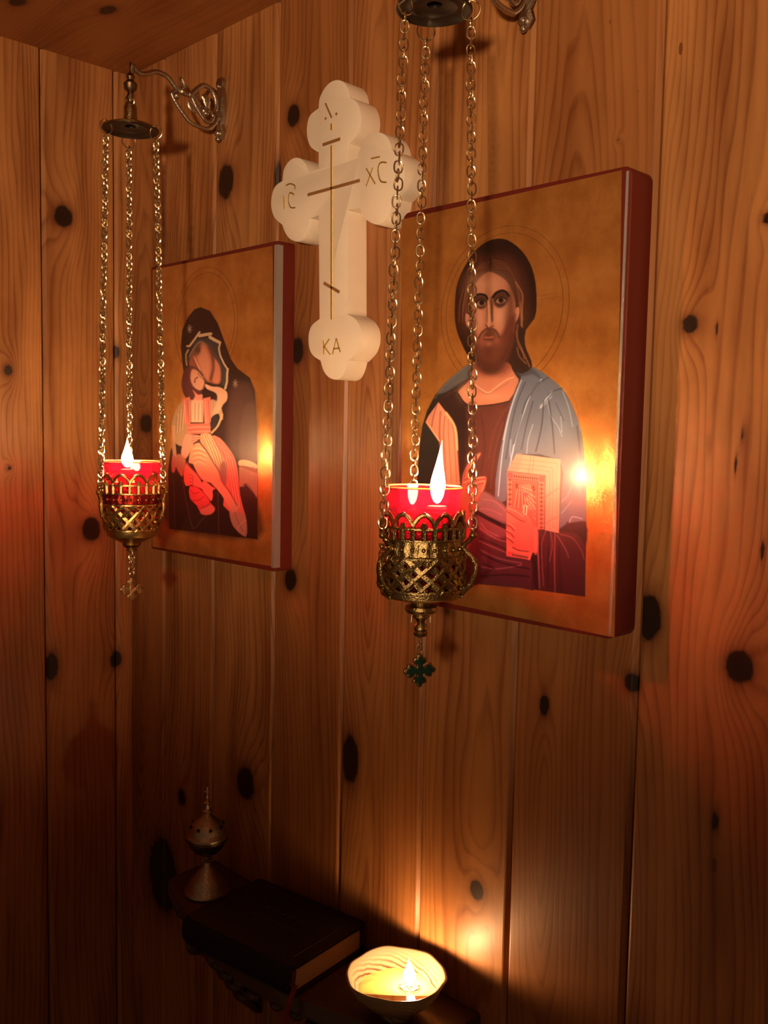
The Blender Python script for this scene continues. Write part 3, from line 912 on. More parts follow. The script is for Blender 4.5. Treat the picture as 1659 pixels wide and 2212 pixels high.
# book of the gospels in the hand
PG, CV = A(188, 116, 92), A(184, 92, 72)
P1.poly(c4([(410, 300), (680, 330), (1112, 385), (1085, 1560), (860, 1510), (870, 640), (262, 570)]), PG, 0.7, smooth=1)
P1.poly(c4([(262, 575), (870, 645), (850, 1500), (720, 1500), (720, 1700), (625, 1990), (250, 1925)]), CV, 0.7, smooth=1)
P1.poly(c4([(410, 310), (262, 572), (430, 590), (500, 330)]), A(170, 100, 80), 2, .5)
ink = A(62, 22, 20)
for p_ in ([(380, 375), (720, 410), (1060, 450), (1045, 1500)], [(340, 450), (700, 480), (985, 520), (985, 1480)], [(310, 515), (700, 545), (940, 585), (935, 1500)]):
    P1.line(c4(p_), 0.9, A(150, 78, 62), .8, .8, 1)
P1.line(c4([(640, 340), (600, 600)]), 1.0, A(140, 72, 58), .8); P1.line(c4([(690, 345), (660, 600)]), 1.0, A(140, 72, 58), .8)
P1.line(c4([(1090, 840), (960, 920), (860, 1000)]), 3.5, A(190, 96, 76), .9); P1.line(c4([(1085, 1300), (960, 1350), (860, 1430)]), 3.0, A(190, 96, 76), .9)
P1.line(c4([(262, 575), (870, 645), (862, 1500)]), 1.3, ink, .85, 1, 1)
P1.poly(c4([(350, 715), (750, 755), (740, 1480), (700, 1480), (600, 1300), (352, 1180)]), A(168, 72, 54), 0.8, smooth=1)
P1.line(c4([(345, 700), (752, 745), (740, 1480)]), 1.4, ink, .9, 1, 1); P1.line(c4([(350, 715), (345, 1180)]), 1.2, ink, .8, 1, 1)
for k in range(16):
    f = k / 15
    P1.line(c4([(440 + 200 * f, 800 - 20 * f), (370 + 340 * f + 60 * math.sin(f * 3), 1150 + 60 * f)]), 0.9, ink if k % 2 else A(235, 160, 125), .75, .8)
for k in range(12):
    f = k / 11
    P1.line(c4([(500 + 60 * f, 830 + 200 * f), (715, 900 + 500 * f)]), 0.9, ink if k % 2 else A(235, 160, 125), .7, .8)
P1.poly(c4([(270, 590), (350, 600), (350, 690), (270, 680)]), A(205, 62, 58), .8, smooth=1)
P1.poly(c4([(770, 650), (855, 660), (852, 745), (768, 735)]), A(205, 62, 58), .8, smooth=1)
P1.poly(c4([(268, 1850), (345, 1862), (340, 1930), (262, 1920)]), A(205, 62, 58), .8, smooth=1)
for k in range(11):
    x = 375 + k * 36
    P1.line(c4([(x, 618 + k * 4), (x + 4, 690 + k * 4)]), 1.5, ink, .85, .8)
    P1.line(c4([(350 + k * 25, 1872 + k * 6), (352 + k * 25, 1935 + k * 6)]), 1.3, ink, .8, .8) if k < 10 else None
P1.line(c4([(360, 655), (755, 695)]), 2.2, ink, .8); P1.line(c4([(345, 1905), (600, 1950)]), 2.0, ink, .8)
for k in range(15):
    y = 710 + k * 78 if k < 6 else 0
    if k < 6: P1.blob(*c4([(308, y)])[0], 4.4, 2.2, ink, .95)
for k in range(11):
    P1.blob(*c4([(808, 790 + k * 68)])[0], 4.6, 2.3, ink, .95)
P1.line(c4([(308, 700), (300, 1130)]), 1.2, ink, .8); P1.line(c4([(808, 770), (800, 1500)]), 1.2, ink, .8)
P1.poly(c4([(505, 915), (610, 920), (560, 1010)]), A(205, 62, 58), .8, smooth=1); P1.poly(c4([(650, 1160), (710, 1220), (670, 1290), (630, 1220)]), A(215, 75, 66), .8, smooth=1)
P1.poly(c4([(520, 1110), (590, 1120), (575, 1280), (510, 1260)]), A(225, 150, 120), .7, smooth=1); P1.line(c4([(552, 1135), (545, 1250)]), 2.6, ink, .9)
for x, y in ((415, 790), (680, 830), (420, 830), (690, 880)):
    P1.blob(*c4([(x, y)])[0], 3.4, 3.6, ink, .9)
# hand gripping it
RH = A(176, 80, 64)  # skin tone has the ruby lamp's red light painted in
P1.poly(c4([(250, 1140), (290, 1130), (400, 1180), (500, 1235), (580, 1330), (650, 1400), (720, 1480), (740, 1600), (735, 1860), (600, 1850), (450, 1830), (350, 1790), (290, 1740), (255, 1690), (250, 1400), (330, 1400), (420, 1380), (440, 1350), (330, 1270), (260, 1210)]), RH, 1.0, smooth=2)
P1.poly(c4([(700, 1500), (745, 1510), (740, 1860), (690, 1850)]), A(190, 94, 76), 3, .8)
P1.blob(*c4([(520, 1560)])[0], 20, 26, A(190, 92, 74), .5)
for p_ in ([(255, 1430), (320, 1460), (375, 1520)], [(255, 1530), (320, 1570), (370, 1630)], [(260, 1640), (310, 1670), (355, 1715)], [(255, 1215), (340, 1270), (440, 1340), (540, 1380)], [(350, 1790), (450, 1835), (600, 1855)]):
    P1.line(c4(p_), 2.4, A(92, 24, 24), .85, 1.8)
for p_ in ([(262, 1160), (400, 1215), (520, 1300)], [(262, 1400), (330, 1430), (380, 1490)], [(262, 1500), (320, 1535)], [(262, 1600), (320, 1640)]):
    P1.line(c4(p_), 2.2, A(236, 138, 108), .6, 1.8)
# hair
HR, HRL, HRB = A(40, 17, 10), A(112, 56, 34), A(150, 84, 52)
P1.poly(c3([(930, 98), (780, 110), (640, 180), (530, 290), (440, 420), (350, 590), (290, 780), (270, 1000), (270, 1200), (300, 1380), (370, 1560), (430, 1680), (500, 1790), (620, 1800), (1000, 1800), (1060, 1900), (1200, 1960), (1340, 1860), (1290, 1700), (1240, 1560), (1250, 1360), (1370, 1200), (1400, 1000), (1385, 700), (1320, 460), (1200, 270), (1060, 150)]), HR, 1.0, smooth=2)
P1.poly(c3([(760, 380), (600, 330), (500, 450), (400, 640), (330, 900), (320, 1200), (420, 1380), (520, 1100), (520, 850), (620, 620), (740, 560)]), A(88, 40, 24), 14, .8)
P1.poly(c3([(780, 380), (980, 330), (1150, 480), (1240, 700), (1260, 950), (1270, 1180), (1180, 1300), (1120, 1000), (1060, 760), (960, 610), (800, 540)]), A(88, 40, 24), 14, .8)
for k in range(9):
    f = k / 8
    P1.line(c3([(755 - 5 * k, 400 + 14 * k), (640 - 20 * k, 450 + 18 * k), (520 - 18 * k, 660 + 40 * k), (430 - 8 * k, 900 + 40 * k)]), 1.5, HRB if k % 2 else HR, .5, 1.5)
    P1.line(c3([(790 + 4 * k, 380 + 16 * k), (960 + 12 * k, 420 + 20 * k), (1080 + 12 * k, 620 + 34 * k), (1130 + 12 * k, 850 + 50 * k), (1160 + 9 * k, 1200)]), 1.5, HRB if k % 2 else HR, .5, 1.5)
for x in (350, 400, 440):
    P1.line(c3([(x + 40, 800), (x - 10, 1000), (x - 20, 1250)]), 2, HRB, .45, 2)
P1.line(c3([(1110, 700), (1200, 860), (1200, 1050), (1190, 1300)]), 3, A(175, 105, 68), .6, 2.5)
P1.line(c3([(1170, 980), (1185, 1150), (1200, 1320)]), 2.5, A(175, 105, 68), .5, 2.5)
for p_ in ([(1140, 1290), (1130, 1450), (1190, 1600), (1230, 1750)], [(1120, 1380), (1150, 1560), (1230, 1700), (1300, 1860)], [(1130, 1600), (1160, 1720), (1250, 1820)]):
    P1.line(c3(p_), 2.8, A(150, 88, 58), .6, 2.5)
for p_ in ([(1180, 1320), (1150, 1480), (1240, 1640)], [(1090, 1500), (1120, 1700), (1200, 1800)]):
    P1.line(c3(p_), 3.0, HR, .8, 2.5)
P1.line(c3([(762, 380), (766, 560)]), 3.5, HR, .9, 2.5)
# ears, face
P1.poly(c3([(1095, 1090), (1150, 1040), (1160, 1120), (1130, 1220), (1090, 1240)]), A(200, 118, 86), 1.2)
P1.poly(c3([(430, 1130), (415, 1200), (430, 1290), (470, 1330), (480, 1180)]), A(180, 104, 78), 1.2)
P1.poly(c3([(740, 555), (640, 620), (560, 720), (528, 860), (505, 1000), (515, 1250), (520, 1450), (560, 1650), (640, 1830), (760, 1920), (900, 1860), (1000, 1700), (1060, 1500), (1100, 1240), (1105, 1000), (1070, 850), (1010, 720), (930, 640), (840, 590)]), A(176, 98, 66), 1.4, smooth=2)
P1.blob(*c3([(740, 730)])[0], 34, 22, A(212, 134, 96), .7); P1.blob(*c3([(620, 1180)])[0], 12, 34, A(208, 128, 96), .7); P1.blob(*c3([(890, 1160)])[0], 20, 34, A(214, 136, 100), .75)
P1.blob(*c3([(1045, 1000)])[0], 9, 60, A(96, 48, 30), .8); P1.blob(*c3([(1010, 1250)])[0], 12, 34, A(90, 42, 26), .7)
P1.blob(*c3([(530, 1300)])[0], 6, 50, A(96, 44, 32), .7)
BR = A(66, 26, 18)
P1.poly(c3([(520, 1380), (600, 1480), (640, 1440), (720, 1350), (830, 1360), (880, 1440), (960, 1330), (1040, 1180), (1110, 1150), (1080, 1480), (1010, 1720), (900, 1900), (760, 1960), (620, 1900), (560, 1760), (520, 1550)]), A(92, 40, 26), 5, .95, smooth=2)
P1.poly(c3([(520, 1500), (600, 1700), (700, 1800), (850, 1780), (980, 1600), (1060, 1400), (1080, 1480), (1010, 1720), (900, 1920), (760, 1975), (620, 1910), (540, 1760)]), BR, 6, .85)
for k in range(14):
    x = 590 + k * 30
    P1.line(c3([(x, 1660 + 10 * math.sin(k)), (x + (760 - x) * 0.25, 1880)]), 1.1, A(112, 60, 40), .35, 1.2)
P1.blob(*c3([(650, 1520)])[0], 9, 12, A(165, 84, 62), .6); P1.blob(*c3([(850, 1500)])[0], 9, 12, A(160, 84, 60), .5)
P1.blob(*c3([(738, 1545)])[0], 8, 6, A(176, 100, 74), .75)
P1.line(c3([(600, 1475), (640, 1400), (710, 1345), (745, 1360), (790, 1345), (850, 1390), (885, 1460)]), 5.0, A(80, 34, 24), .9, 3)
P1.poly(c3([(668, 1462), (705, 1446), (742, 1453), (775, 1444), (806, 1456), (765, 1474), (705, 1477)]), A(168, 88, 64), 1.2)
P1.line(c3([(672, 1482), (738, 1492), (800, 1482)]), 2.6, A(88, 34, 26), .8, 1.8)
EYD = A(52, 24, 16)
for pts in ([(530, 905), (570, 880), (640, 875), (700, 900), (722, 980), (690, 1040), (640, 1070), (580, 1050), (540, 990)],
            [(795, 890), (850, 830), (930, 815), (990, 850), (1020, 910), (1000, 970), (950, 1030), (890, 1055), (830, 1030), (795, 960)]):
    P1.poly(c3(pts), A(66, 32, 22), 3.5, .95)
P1.line(c3([(526, 912), (570, 876), (640, 866), (700, 890), (724, 945)]), 5.0, A(30, 12, 9), 1.0, 1.3)
P1.line(c3([(793, 908), (840, 848), (920, 815), (980, 838), (1018, 888)]), 5.0, A(30, 12, 9), 1.0, 1.3)
P1.poly(c3([(565, 1000), (600, 960), (650, 945), (695, 975), (690, 1010), (640, 1030), (600, 1025)]), A(140, 90, 68), 1.2)
P1.poly(c3([(830, 960), (870, 925), (920, 915), (965, 935), (975, 955), (930, 985), (870, 990)]), A(148, 96, 74), 1.2)
P1.line(c3([(555, 1010), (590, 960), (650, 938), (700, 970)]), 2.4, A(22, 8, 6), .95, 1.3)
P1.line(c3([(825, 965), (865, 918), (925, 905), (980, 940)]), 2.4, A(22, 8, 6), .95, 1.3)
for (ex, ey) in ((642, 982), (908, 948)):
    P1.poly(c3([(ex + 36 * math.cos(q * PI / 4), ey + 34 * math.sin(q * PI / 4)) for q in range(8)]), A(24, 9, 7), .7, 1.0)
P1.line(c3([(565, 1035), (630, 1062), (690, 1035)]), 2.0, EYD, .6, 2); P1.line(c3([(830, 1000), (890, 1040), (960, 1005)]), 2.0, EYD, .6, 2)
P1.poly(c3([(770, 900), (800, 1000), (800, 1150), (800, 1235), (770, 1240), (758, 1100), (755, 960)]), A(92, 44, 30), 2.2, .9)
P1.poly(c3([(728, 940), (752, 1000), (758, 1150), (765, 1260), (740, 1310), (715, 1280), (725, 1150), (722, 1040)]), A(224, 146, 106), 1.8, .9)
P1.line(c3([(705, 940), (718, 1080), (715, 1250)]), 1.6, A(100, 48, 32), .7, 1.5)
P1.line(c3([(700, 1290), (740, 1335), (800, 1300)]), 3, A(84, 36, 26), .8, 2)
P1.build('painted_face', icon1, M['icon'])

# ---- smaller-looking panel further back: veiled woman holding a child
T2 = 0.036
tl, tr = at_y(330, 583, -T2), at_y(590, 531, -T2)
bl, br = at_y(330, 1181, -T2), at_y(592, 1224, -T2)
icon2 = empty('icon_panel', ((tl[0] + tr[0]) / 2, 0, bl[2]))
tag(icon2, 'gold icon panel near the corner of a veiled woman embracing a child', 'icon', 'gold icon panels hung on the right wall')
panel_board(icon2, tl, tr, bl, br, T2, 0.004, 0.011, M['gesso'], 0.0065)
P2 = Painter(tl + off, tr + off, bl + off, br + off, 420, 720)
m4 = cropf(2.911, 320, 500); m5 = cropf(8.295, 360, 650); m6 = cropf(7.371, 360, 880)
halo(P2, 443, 700, 71, T2, (1.0, 0.90), dk, 0.8, 1.4)
for pts in ([(595, 290), (595, 400)], [(575, 330), (590, 300), (600, 340)], [(120, 380), (120, 460)], [(110, 400), (140, 390)], [(575, 360), (605, 350)]):
    P2.line(m4(pts), 1.3, dk, .55, cover=.6)
P2.poly(m4([(330, 475), (290, 490), (250, 540), (215, 620), (205, 720), (215, 830), (240, 1000), (200, 1250), (140, 1380), (125, 1500), (130, 1870), (690, 1938), (688, 1500), (685, 1200), (672, 1000), (640, 920), (560, 860), (520, 800), (480, 690), (440, 580), (390, 500)]), A(42, 16, 12), 0.8, smooth=1)
P2.poly(m4([(520, 1000), (600, 950), (670, 1020), (685, 1440), (560, 1430), (500, 1290)]), A(82, 46, 36), 8, .9)
P2.poly(m4([(600, 1120), (685, 1100), (688, 1440), (575, 1430)]), A(100, 60, 46), 4, .7)
P2.poly(m4([(135, 1600), (300, 1560), (470, 1640), (640, 1600), (690, 1720), (690, 1935), (135, 1868)]), A(34, 10, 10), 6, .8)
for pts in ([(215, 1560), (250, 1750), (283, 1870), (330, 1820), (385, 1770)], [(438, 1640), (445, 1900)], [(160, 1560), (170, 1860)]):
    P2.line(m4(pts), 1.4, A(120, 72, 62), .6, 1.3, 2)
# face of the woman
P2.poly(m5([(620, 700), (540, 760), (440, 920), (400, 1100), (440, 1200), (640, 1330), (760, 1460), (940, 1480), (985, 1300), (960, 1100), (860, 900), (760, 770)]), A(140, 66, 42), 1.2, smooth=2)
P2.poly(m5([(640, 800), (560, 960), (540, 1080), (620, 1270), (740, 1420), (800, 1200), (760, 950), (690, 800)]), A(206, 118, 82), 6, .85)
P2.poly(m5([(870, 1020), (830, 1300), (830, 1450), (940, 1470), (975, 1300), (940, 1120)]), A(200, 108, 76), 3, .9)
P2.poly(m5([(560, 690), (480, 800), (400, 960), (390, 1080), (440, 1000), (520, 840), (640, 740), (760, 830), (840, 1000), (960, 1180), (980, 1480), (1060, 1500), (1080, 1230), (960, 980), (940, 800), (780, 680)]), A(56, 46, 42), 2, .9)
P2.line(m5([(410, 1000), (480, 860), (560, 760), (630, 730), (680, 770)]), 2.6, A(150, 112, 78), .8, 2)
P2.line(m5([(590, 780), (540, 860), (510, 960)]), 4.0, A(96, 52, 36), .9, 2.5)
P2.blob(*m5([(560, 880)])[0], 5, 8, A(40, 18, 12), .9); P2.line(m5([(600, 820), (590, 900), (545, 960)]), 1.8, A(30, 12, 8), .8)
P2.line(m5([(490, 1010), (540, 1120), (600, 1240)]), 2.4, A(228, 140, 102), .85, 1.6); P2.line(m5([(470, 1020), (520, 1140), (580, 1260)]), 2.2, A(84, 34, 26), .7, 2)
P2.line(m5([(760, 830), (820, 1000), (840, 1200), (790, 1400)]), 6, A(96, 40, 26), .8, 4)
TR = A(206, 152, 108)
for pts, w_ in (([(365, 810), (410, 810), (500, 690), (590, 560)], 4.2), ([(590, 625), (690, 605), (790, 590)], 6.5), ([(775, 650), (860, 700), (950, 745)], 6.5), ([(960, 750), (935, 850), (960, 980), (1030, 1130), (1095, 1230)], 3.6), ([(1095, 1220), (1085, 1300), (1080, 1450), (1050, 1570)], 4.6), ([(385, 880), (345, 960), (350, 1080), (360, 1150)], 3.2)):
    P2.line(m5(pts), w_, TR, .95, 1.2, 1)
for (x, y) in ((410, 500), (1230, 1480)):
    for q in range(8):
        P2.line([m5([(x, y)])[0], m5([(x + 48 * math.cos(q * PI / 4 + .3), y + 72 * math.sin(q * PI / 4 + .3))])[0]], 1.3, A(196, 146, 112), .75, 1.2)
# child
P2.poly(m5([(390, 1180), (320, 1240), (275, 1380), (270, 1540), (310, 1680), (390, 1780), (450, 1800), (510, 1720), (480, 1640), (560, 1680), (640, 1620), (480, 1500), (420, 1380), (440, 1230), (520, 1190)]), A(88, 34, 32), 1.2, smooth=2)
P2.poly(m5([(450, 1230), (425, 1380), (470, 1520), (580, 1600), (660, 1560), (680, 1460), (650, 1360), (590, 1300), (540, 1250)]), A(206, 128, 92), 1.8, smooth=2)
P2.line(m5([(440, 1180), (560, 1230), (640, 1330)]), 4, A(92, 34, 30), .9, 2.5); P2.line(m5([(555, 1300), (600, 1350), (650, 1400)]), 2, A(84, 30, 24), .7, 2)
P2.line(m5([(500, 1460), (520, 1390), (560, 1370)]), 3.0, A(84, 34, 26), .85, 2); P2.line(m5([(680, 1380), (690, 1460), (650, 1550)]), 2, A(88, 34, 26), .7, 2)
P2.line(m5([(640, 1330), (670, 1420), (690, 1500)]), 1.6, A(90, 38, 28), .8, 1.4)
P2.poly(m5([(470, 1600), (510, 1700), (470, 1780), (490, 1850), (620, 1830), (640, 1680), (560, 1680)]), A(204, 112, 84), 1.4)
P2.poly(m4([(215, 1060), (160, 1150), (145, 1230), (170, 1330), (240, 1340), (265, 1200), (270, 1060)]), A(166, 110, 74), 1.2)
P2.poly(m4([(270, 1060), (350, 1060), (345, 1200), (270, 1200)]), A(196, 134, 100), 1.0, smooth=1)
P2.poly(m4([(390, 1060), (450, 1090), (470, 1180), (400, 1200)]), A(176, 118, 84), 1.0)
for (x0, x1) in ((216, 262), (345, 392)):
    P2.poly(m4([(x0, 1050), (x1, 1040), (x1 + 6, 1200), (x0 + 10, 1215)]), A(206, 96, 74), .9, smooth=1)
    P2.line(m4([(x0 + 14, 1060), (x0 + 20, 1200)]), 1.4, A(232, 138, 104), .7); P2.line(m4([(x1 - 12, 1060), (x1 - 6, 1200)]), 1.4, A(160, 52, 44), .7)
P2.poly(m4([(360, 960), (400, 975), (450, 980), (495, 1010), (495, 1060), (470, 1090), (450, 1130), (420, 1160), (400, 1150), (430, 1080), (430, 1020), (370, 990)]), A(206, 136, 100), 1.2)
for k in range(6):
    P2.line(m4([(285 + 11 * k, 1080), (283 + 11 * k, 1190)]), 1.2, A(110, 72, 48) if k % 2 else A(226, 176, 140), .6, 1.2)
    P2.line(m4([(230 - 10 * k, 1090 + 14 * k), (215 - 8 * k, 1250 + 5 * k)]), 1.1, A(110, 72, 48) if k % 2 else A(216, 166, 126), .6, 1.2)
    P2.line(m4([(440 - 5 * k, 1060), (420 - 3 * k, 1170)]), 1.1, A(110, 72, 48) if k % 2 else A(216, 166, 126), .5, 1.2)
P2.poly(m4([(395, 1175), (440, 1145), (450, 1190), (400, 1250)]), A(34, 24, 26), 1.2)
P2.line(m4([(465, 1150), (440, 1220), (400, 1265)]), 4.2, A(190, 134, 88), .9, 1.4)
P2.line(m4([(160, 1230), (160, 1330), (175, 1470)]), 8, A(190, 120, 82), .9, 1.6)
PK, PKL, PKD = A(206, 88, 68), A(236, 132, 100), A(140, 42, 38)
P2.poly(m6([(330, 260), (690, 255), (700, 400), (540, 420), (400, 420), (330, 430)]), PK, 1, smooth=1)
for k in range(4):
    P2.line(m6([(340, 290 + 36 * k), (500, 275 + 36 * k), (695, 280 + 34 * k)]), 1.6, PKL if k % 2 else PKD, .6, 1.5)
P2.poly(m6([(710, 450), (850, 490), (980, 640), (1060, 760), (1110, 900), (1140, 1100), (1170, 1400), (1230, 1640), (1265, 1790), (1240, 2040), (1060, 1890), (1000, 1660), (900, 1560), (920, 1400), (860, 1150), (820, 900), (760, 640)]), PK, 1, smooth=2)
for k in range(7):
    P2.line(m6([(760 + 20 * k, 520 + 20 * k), (900 + 22 * k, 700 + 12 * k), (970 + 20 * k, 1000), (1030 + 20 * k, 1350), (1090 + 16 * k, 1620)]), 1.8, PKL if k % 2 else PKD, .55, 1.8)
P2.poly(m6([(1000, 1660), (1080, 1660), (1200, 1680), (1268, 1790), (1262, 2060), (1060, 1890)]), A(176, 110, 84), 1.4, .9)
P2.line(m6([(1080, 1660), (1150, 1850), (1220, 1980)]), 1.5, PKD, .7); P2.line(m6([(1260, 1800), (1170, 1860), (1140, 1940)]), 1.5, PKL, .6)
P2.poly(m6([(540, 430), (700, 420), (760, 620), (940, 860), (960, 1200), (830, 1080), (700, 860), (560, 640)]), A(176, 116, 78), 1.2, smooth=2)
for k in range(8):
    P2.line(m6([(590 + 18 * k, 450), (680 + 24 * k, 660 + 6 * k), (770 + 18 * k, 900)]), 1.4, A(112, 66, 42) if k % 2 else A(226, 172, 124), .6, 1.4)
P2.poly(m6([(400, 640), (520, 560), (620, 720), (820, 1020), (980, 1330), (1160, 1560), (1050, 1680), (880, 1400), (700, 1200), (540, 1140), (420, 900), (350, 880)]), A(204, 118, 82), 1.2, smooth=2)
for k in range(7):
    P2.line(m6([(420, 660 + 40 * k), (520, 650 + 36 * k), (620, 700 + 36 * k)]), 1.3, A(134, 66, 44) if k % 2 else A(236, 168, 120), .6, 1.4)
P2.line(m6([(520, 550), (640, 700), (760, 900), (830, 1010), (900, 1200), (1000, 1340), (1120, 1560)]), 3.0, A(112, 34, 30), .8, 2)
P2.poly(m6([(840, 1120), (860, 900), (940, 880), (960, 1140), (930, 1260)]), A(128, 66, 58), 3, .85)
P2.poly(m6([(310, 880), (380, 960), (480, 1060), (600, 1250), (720, 1300), (720, 1480), (560, 1300), (400, 1230), (300, 1250), (270, 1060)]), PK, 1.0, smooth=2)
P2.poly(m6([(590, 1160), (720, 1260), (780, 1290), (730, 1330), (720, 1480), (640, 1450), (570, 1300)]), A(190, 96, 74), 1.2)
P2.poly(m6([(370, 1250), (520, 1290), (620, 1400), (700, 1520), (768, 1620), (700, 1700), (560, 1700), (480, 1560), (370, 1440)]), A(206, 60, 56), 1.0, smooth=2)
P2.poly(m6([(540, 1640), (700, 1560), (768, 1620), (700, 1700), (570, 1705)]), A(222, 110, 84), 2, .8)
for pts in ([(380, 1480), (500, 1480), (590, 1420)], [(560, 1600), (640, 1570), (690, 1520)], [(380, 1330), (440, 1370), (520, 1350)], [(370, 1250), (520, 1290), (700, 1500)], [(310, 890), (420, 1000), (560, 1140)]):
    P2.line(m6(pts), 2.2, A(120, 26, 28), .7, 2)
# her hands
P2.poly(m6([(330, 420), (400, 430), (540, 450), (530, 500), (440, 560), (420, 620), (380, 700), (300, 820), (230, 760), (250, 600), (290, 460)]), A(204, 116, 88), 1.2, smooth=2)
for k in range(4):
    P2.line(m6([(400, 460 + 38 * k), (460, 440 + 38 * k), (530, 450 + 30 * k)]), 1.6, A(112, 44, 36), .8, 1.4)
P2.poly(m6([(200, 740), (300, 830), (280, 960), (240, 1100), (140, 920), (140, 800)]), A(168, 84, 62), 1.2)
P2.poly(m6([(90, 770), (140, 780), (150, 900), (120, 1030), (80, 1000)]), A(176, 78, 62), 1.4)
P2.poly(m6([(370, 1000), (430, 1060), (540, 1180), (570, 1280), (500, 1270), (400, 1230), (370, 1150)]), A(206, 90, 72), 1.2)
for k in range(3):
    P2.line(m6([(370, 1060 + 60 * k), (410, 1090 + 55 * k), (420, 1130 + 50 * k)]), 1.8, A(112, 36, 32), .8, 1.4)
P2.poly(m6([(1145, 860), (1220, 835), (1340, 860), (1440, 920), (1420, 980), (1280, 940), (1160, 930)]), A(214, 150, 104), 1.2)
P2.poly(m6([(1160, 930), (1300, 950), (1440, 1000), (1445, 1440), (1360, 1300), (1260, 1200), (1170, 1270), (1150, 1100)]), A(140, 78, 54), 1.5, .9)
for k in range(14):
    P2.line(m6([(1170 + 20 * k, 950 + 8 * k), (1168 + 20 * k, (1260 if k < 4 else 1210 + 22 * (k - 4)))]), 1.1, A(206, 146, 104), .7, 1)
P2.build('painted_face', icon2, M['icon'])

# ------------------------------------------------------------------ cream cross on the wall
cc = cropf(3.072, 560, 140)
segs = [[(392, 285), (398, 225), (425, 165), (465, 118), (515, 99), (560, 115), (588, 160), (600, 217)],
        [(600, 217), (640, 238), (665, 290), (673, 360), (660, 430), (632, 485), (592, 524)], [(586, 640)],
        [(655, 618), (662, 575), (688, 510), (730, 460), (785, 445), (835, 465), (865, 510), (880, 567)],
        [(880, 567), (935, 605), (958, 670), (960, 740), (940, 820), (885, 884)],
        [(885, 884), (872, 960), (845, 1022), (800, 1060), (755, 1055), (705, 1025), (678, 985), (664, 955)], [(582, 965)], [(584, 1652)],
        [(590, 1655), (640, 1690), (672, 1750), (675, 1830), (652, 1900), (602, 1958)],
        [(590, 1962), (575, 2020), (550, 2070), (510, 2090), (460, 2075), (425, 2030), (405, 1965)],
        [(398, 1960), (355, 1930), (330, 1880), (325, 1800), (345, 1732), (398, 1685)], [(393, 1000)],
        [(335, 1020), (332, 1065), (318, 1115), (288, 1162), (250, 1175), (200, 1155), (168, 1110), (152, 1062)],
        [(148, 1060), (98, 1012), (77, 935), (85, 850), (110, 800), (150, 770)],
        [(152, 768), (160, 700), (190, 645), (232, 616), (275, 623), (308, 660), (325, 712)], [(392, 690)], [(392, 582)],
        [(388, 580), (340, 545), (316, 475), (316, 400), (335, 335), (388, 290)]]
TCR = 0.040
out = []
for s_ in segs:
    if len(s_) > 2:
        out += [tuple(p) for p in cr(s_, 4, False)]
    else: out += s_
wp = []
for p in cc(out):
    q = at_y(p[0], p[1], -TCR)
    if not wp or math.hypot(q[0] - wp[-1][0], q[2] - wp[-1][1]) > 5e-4: wp.append((q[0], q[2]))
if math.hypot(wp[0][0] - wp[-1][0], wp[0][1] - wp[-1][1]) < 5e-4: wp.pop()
cen = at_y(717, 500, 0)
crossE = empty('wall_cross', (cen[0], 0, cen[2]))
tag(crossE, 'cream trefoil-ended wooden cross with gold engraving fixed between the two gold icons', 'cross')
b = MB(); b.prism(wp, (0, -TCR, 0), (1, 0, 0), (0, 0, 1), TCR - 0.0006, n0=0.0, bev=0.0012, smooth_side=True)
b.build('body', M['cross'], crossE)


def strokes(mb, lst, wpx, y, mi=0):
    for pts in lst:
        P = [at_y(p[0], p[1], y) for p in cc(pts)]
        P = [np.array(p) for p in (cr(P, 4, False) if len(P) > 2 else P)]
        h = wpx
        for i in range(len(P) - 1):
            a, c = P[i], P[i + 1]
            t = c - a; L_ = np.linalg.norm(t)
            if L_ < 1e-6: continue
            t /= L_; n_ = np.array([-t[2], 0, t[0]]) * h
            e = t * h * 0.3
            f0 = np.array([0, -0.0007, 0]); f1 = np.array([0, 0.0008, 0])
            vs = [a - n_ - e + f1, a + n_ - e + f1, c + n_ + e + f1, c - n_ + e + f1, a - n_ * .5 - e + f0, a + n_ * .5 - e + f0, c + n_ * .5 + e + f0, c - n_ * .5 + e + f0]
            mb.add(vs, [(4, 5, 6, 7), (0, 1, 5, 4), (1, 2, 6, 5), (2, 3, 7, 6), (3, 0, 4, 7)], False, mi)


g = MB()
strokes(g, [[(480, 540), (480, 1685)], [(480, 395), (480, 430)]], 0.0034, -TCR)
strokes(g, [[(440, 355), (444, 360)], [(510, 325), (516, 330)]], 0.003, -TCR)
g.build('engraved_line', M['engrave_gold'], crossE)
for st_, w_ in (([(325, 862), (665, 768)], 0.0034), ([(425, 530), (535, 492)], 0.0034), ([(432, 1450), (530, 1508)], 0.0034), ([(440, 258), (480, 350)], 0.0022)):
    g = MB(); strokes(g, [st_], w_, -TCR); g.build('engraved_bar', M['engrave_dark'], crossE)
# I C , X C and K A, with their little bars
for st_ in ([[(165, 870), (168, 955)], [(232, 862), (205, 850), (196, 900), (208, 945), (240, 948)], [(180, 800), (205, 790), (235, 800), (240, 825)]],
            [[(712, 690), (770, 790)], [(755, 685), (712, 805)], [(845, 650), (805, 650), (790, 700), (805, 770), (845, 780)], [(745, 622), (800, 610)]],
            [[(428, 1830), (430, 1920)], [(465, 1820), (432, 1870)], [(432, 1872), (470, 1922)], [(488, 1918), (512, 1818)], [(512, 1818), (538, 1905)], [(495, 1885), (530, 1880)]]):
    g = MB(); strokes(g, st_, 0.0017, -TCR); g.build('lettering', M['engrave_gold'], crossE)


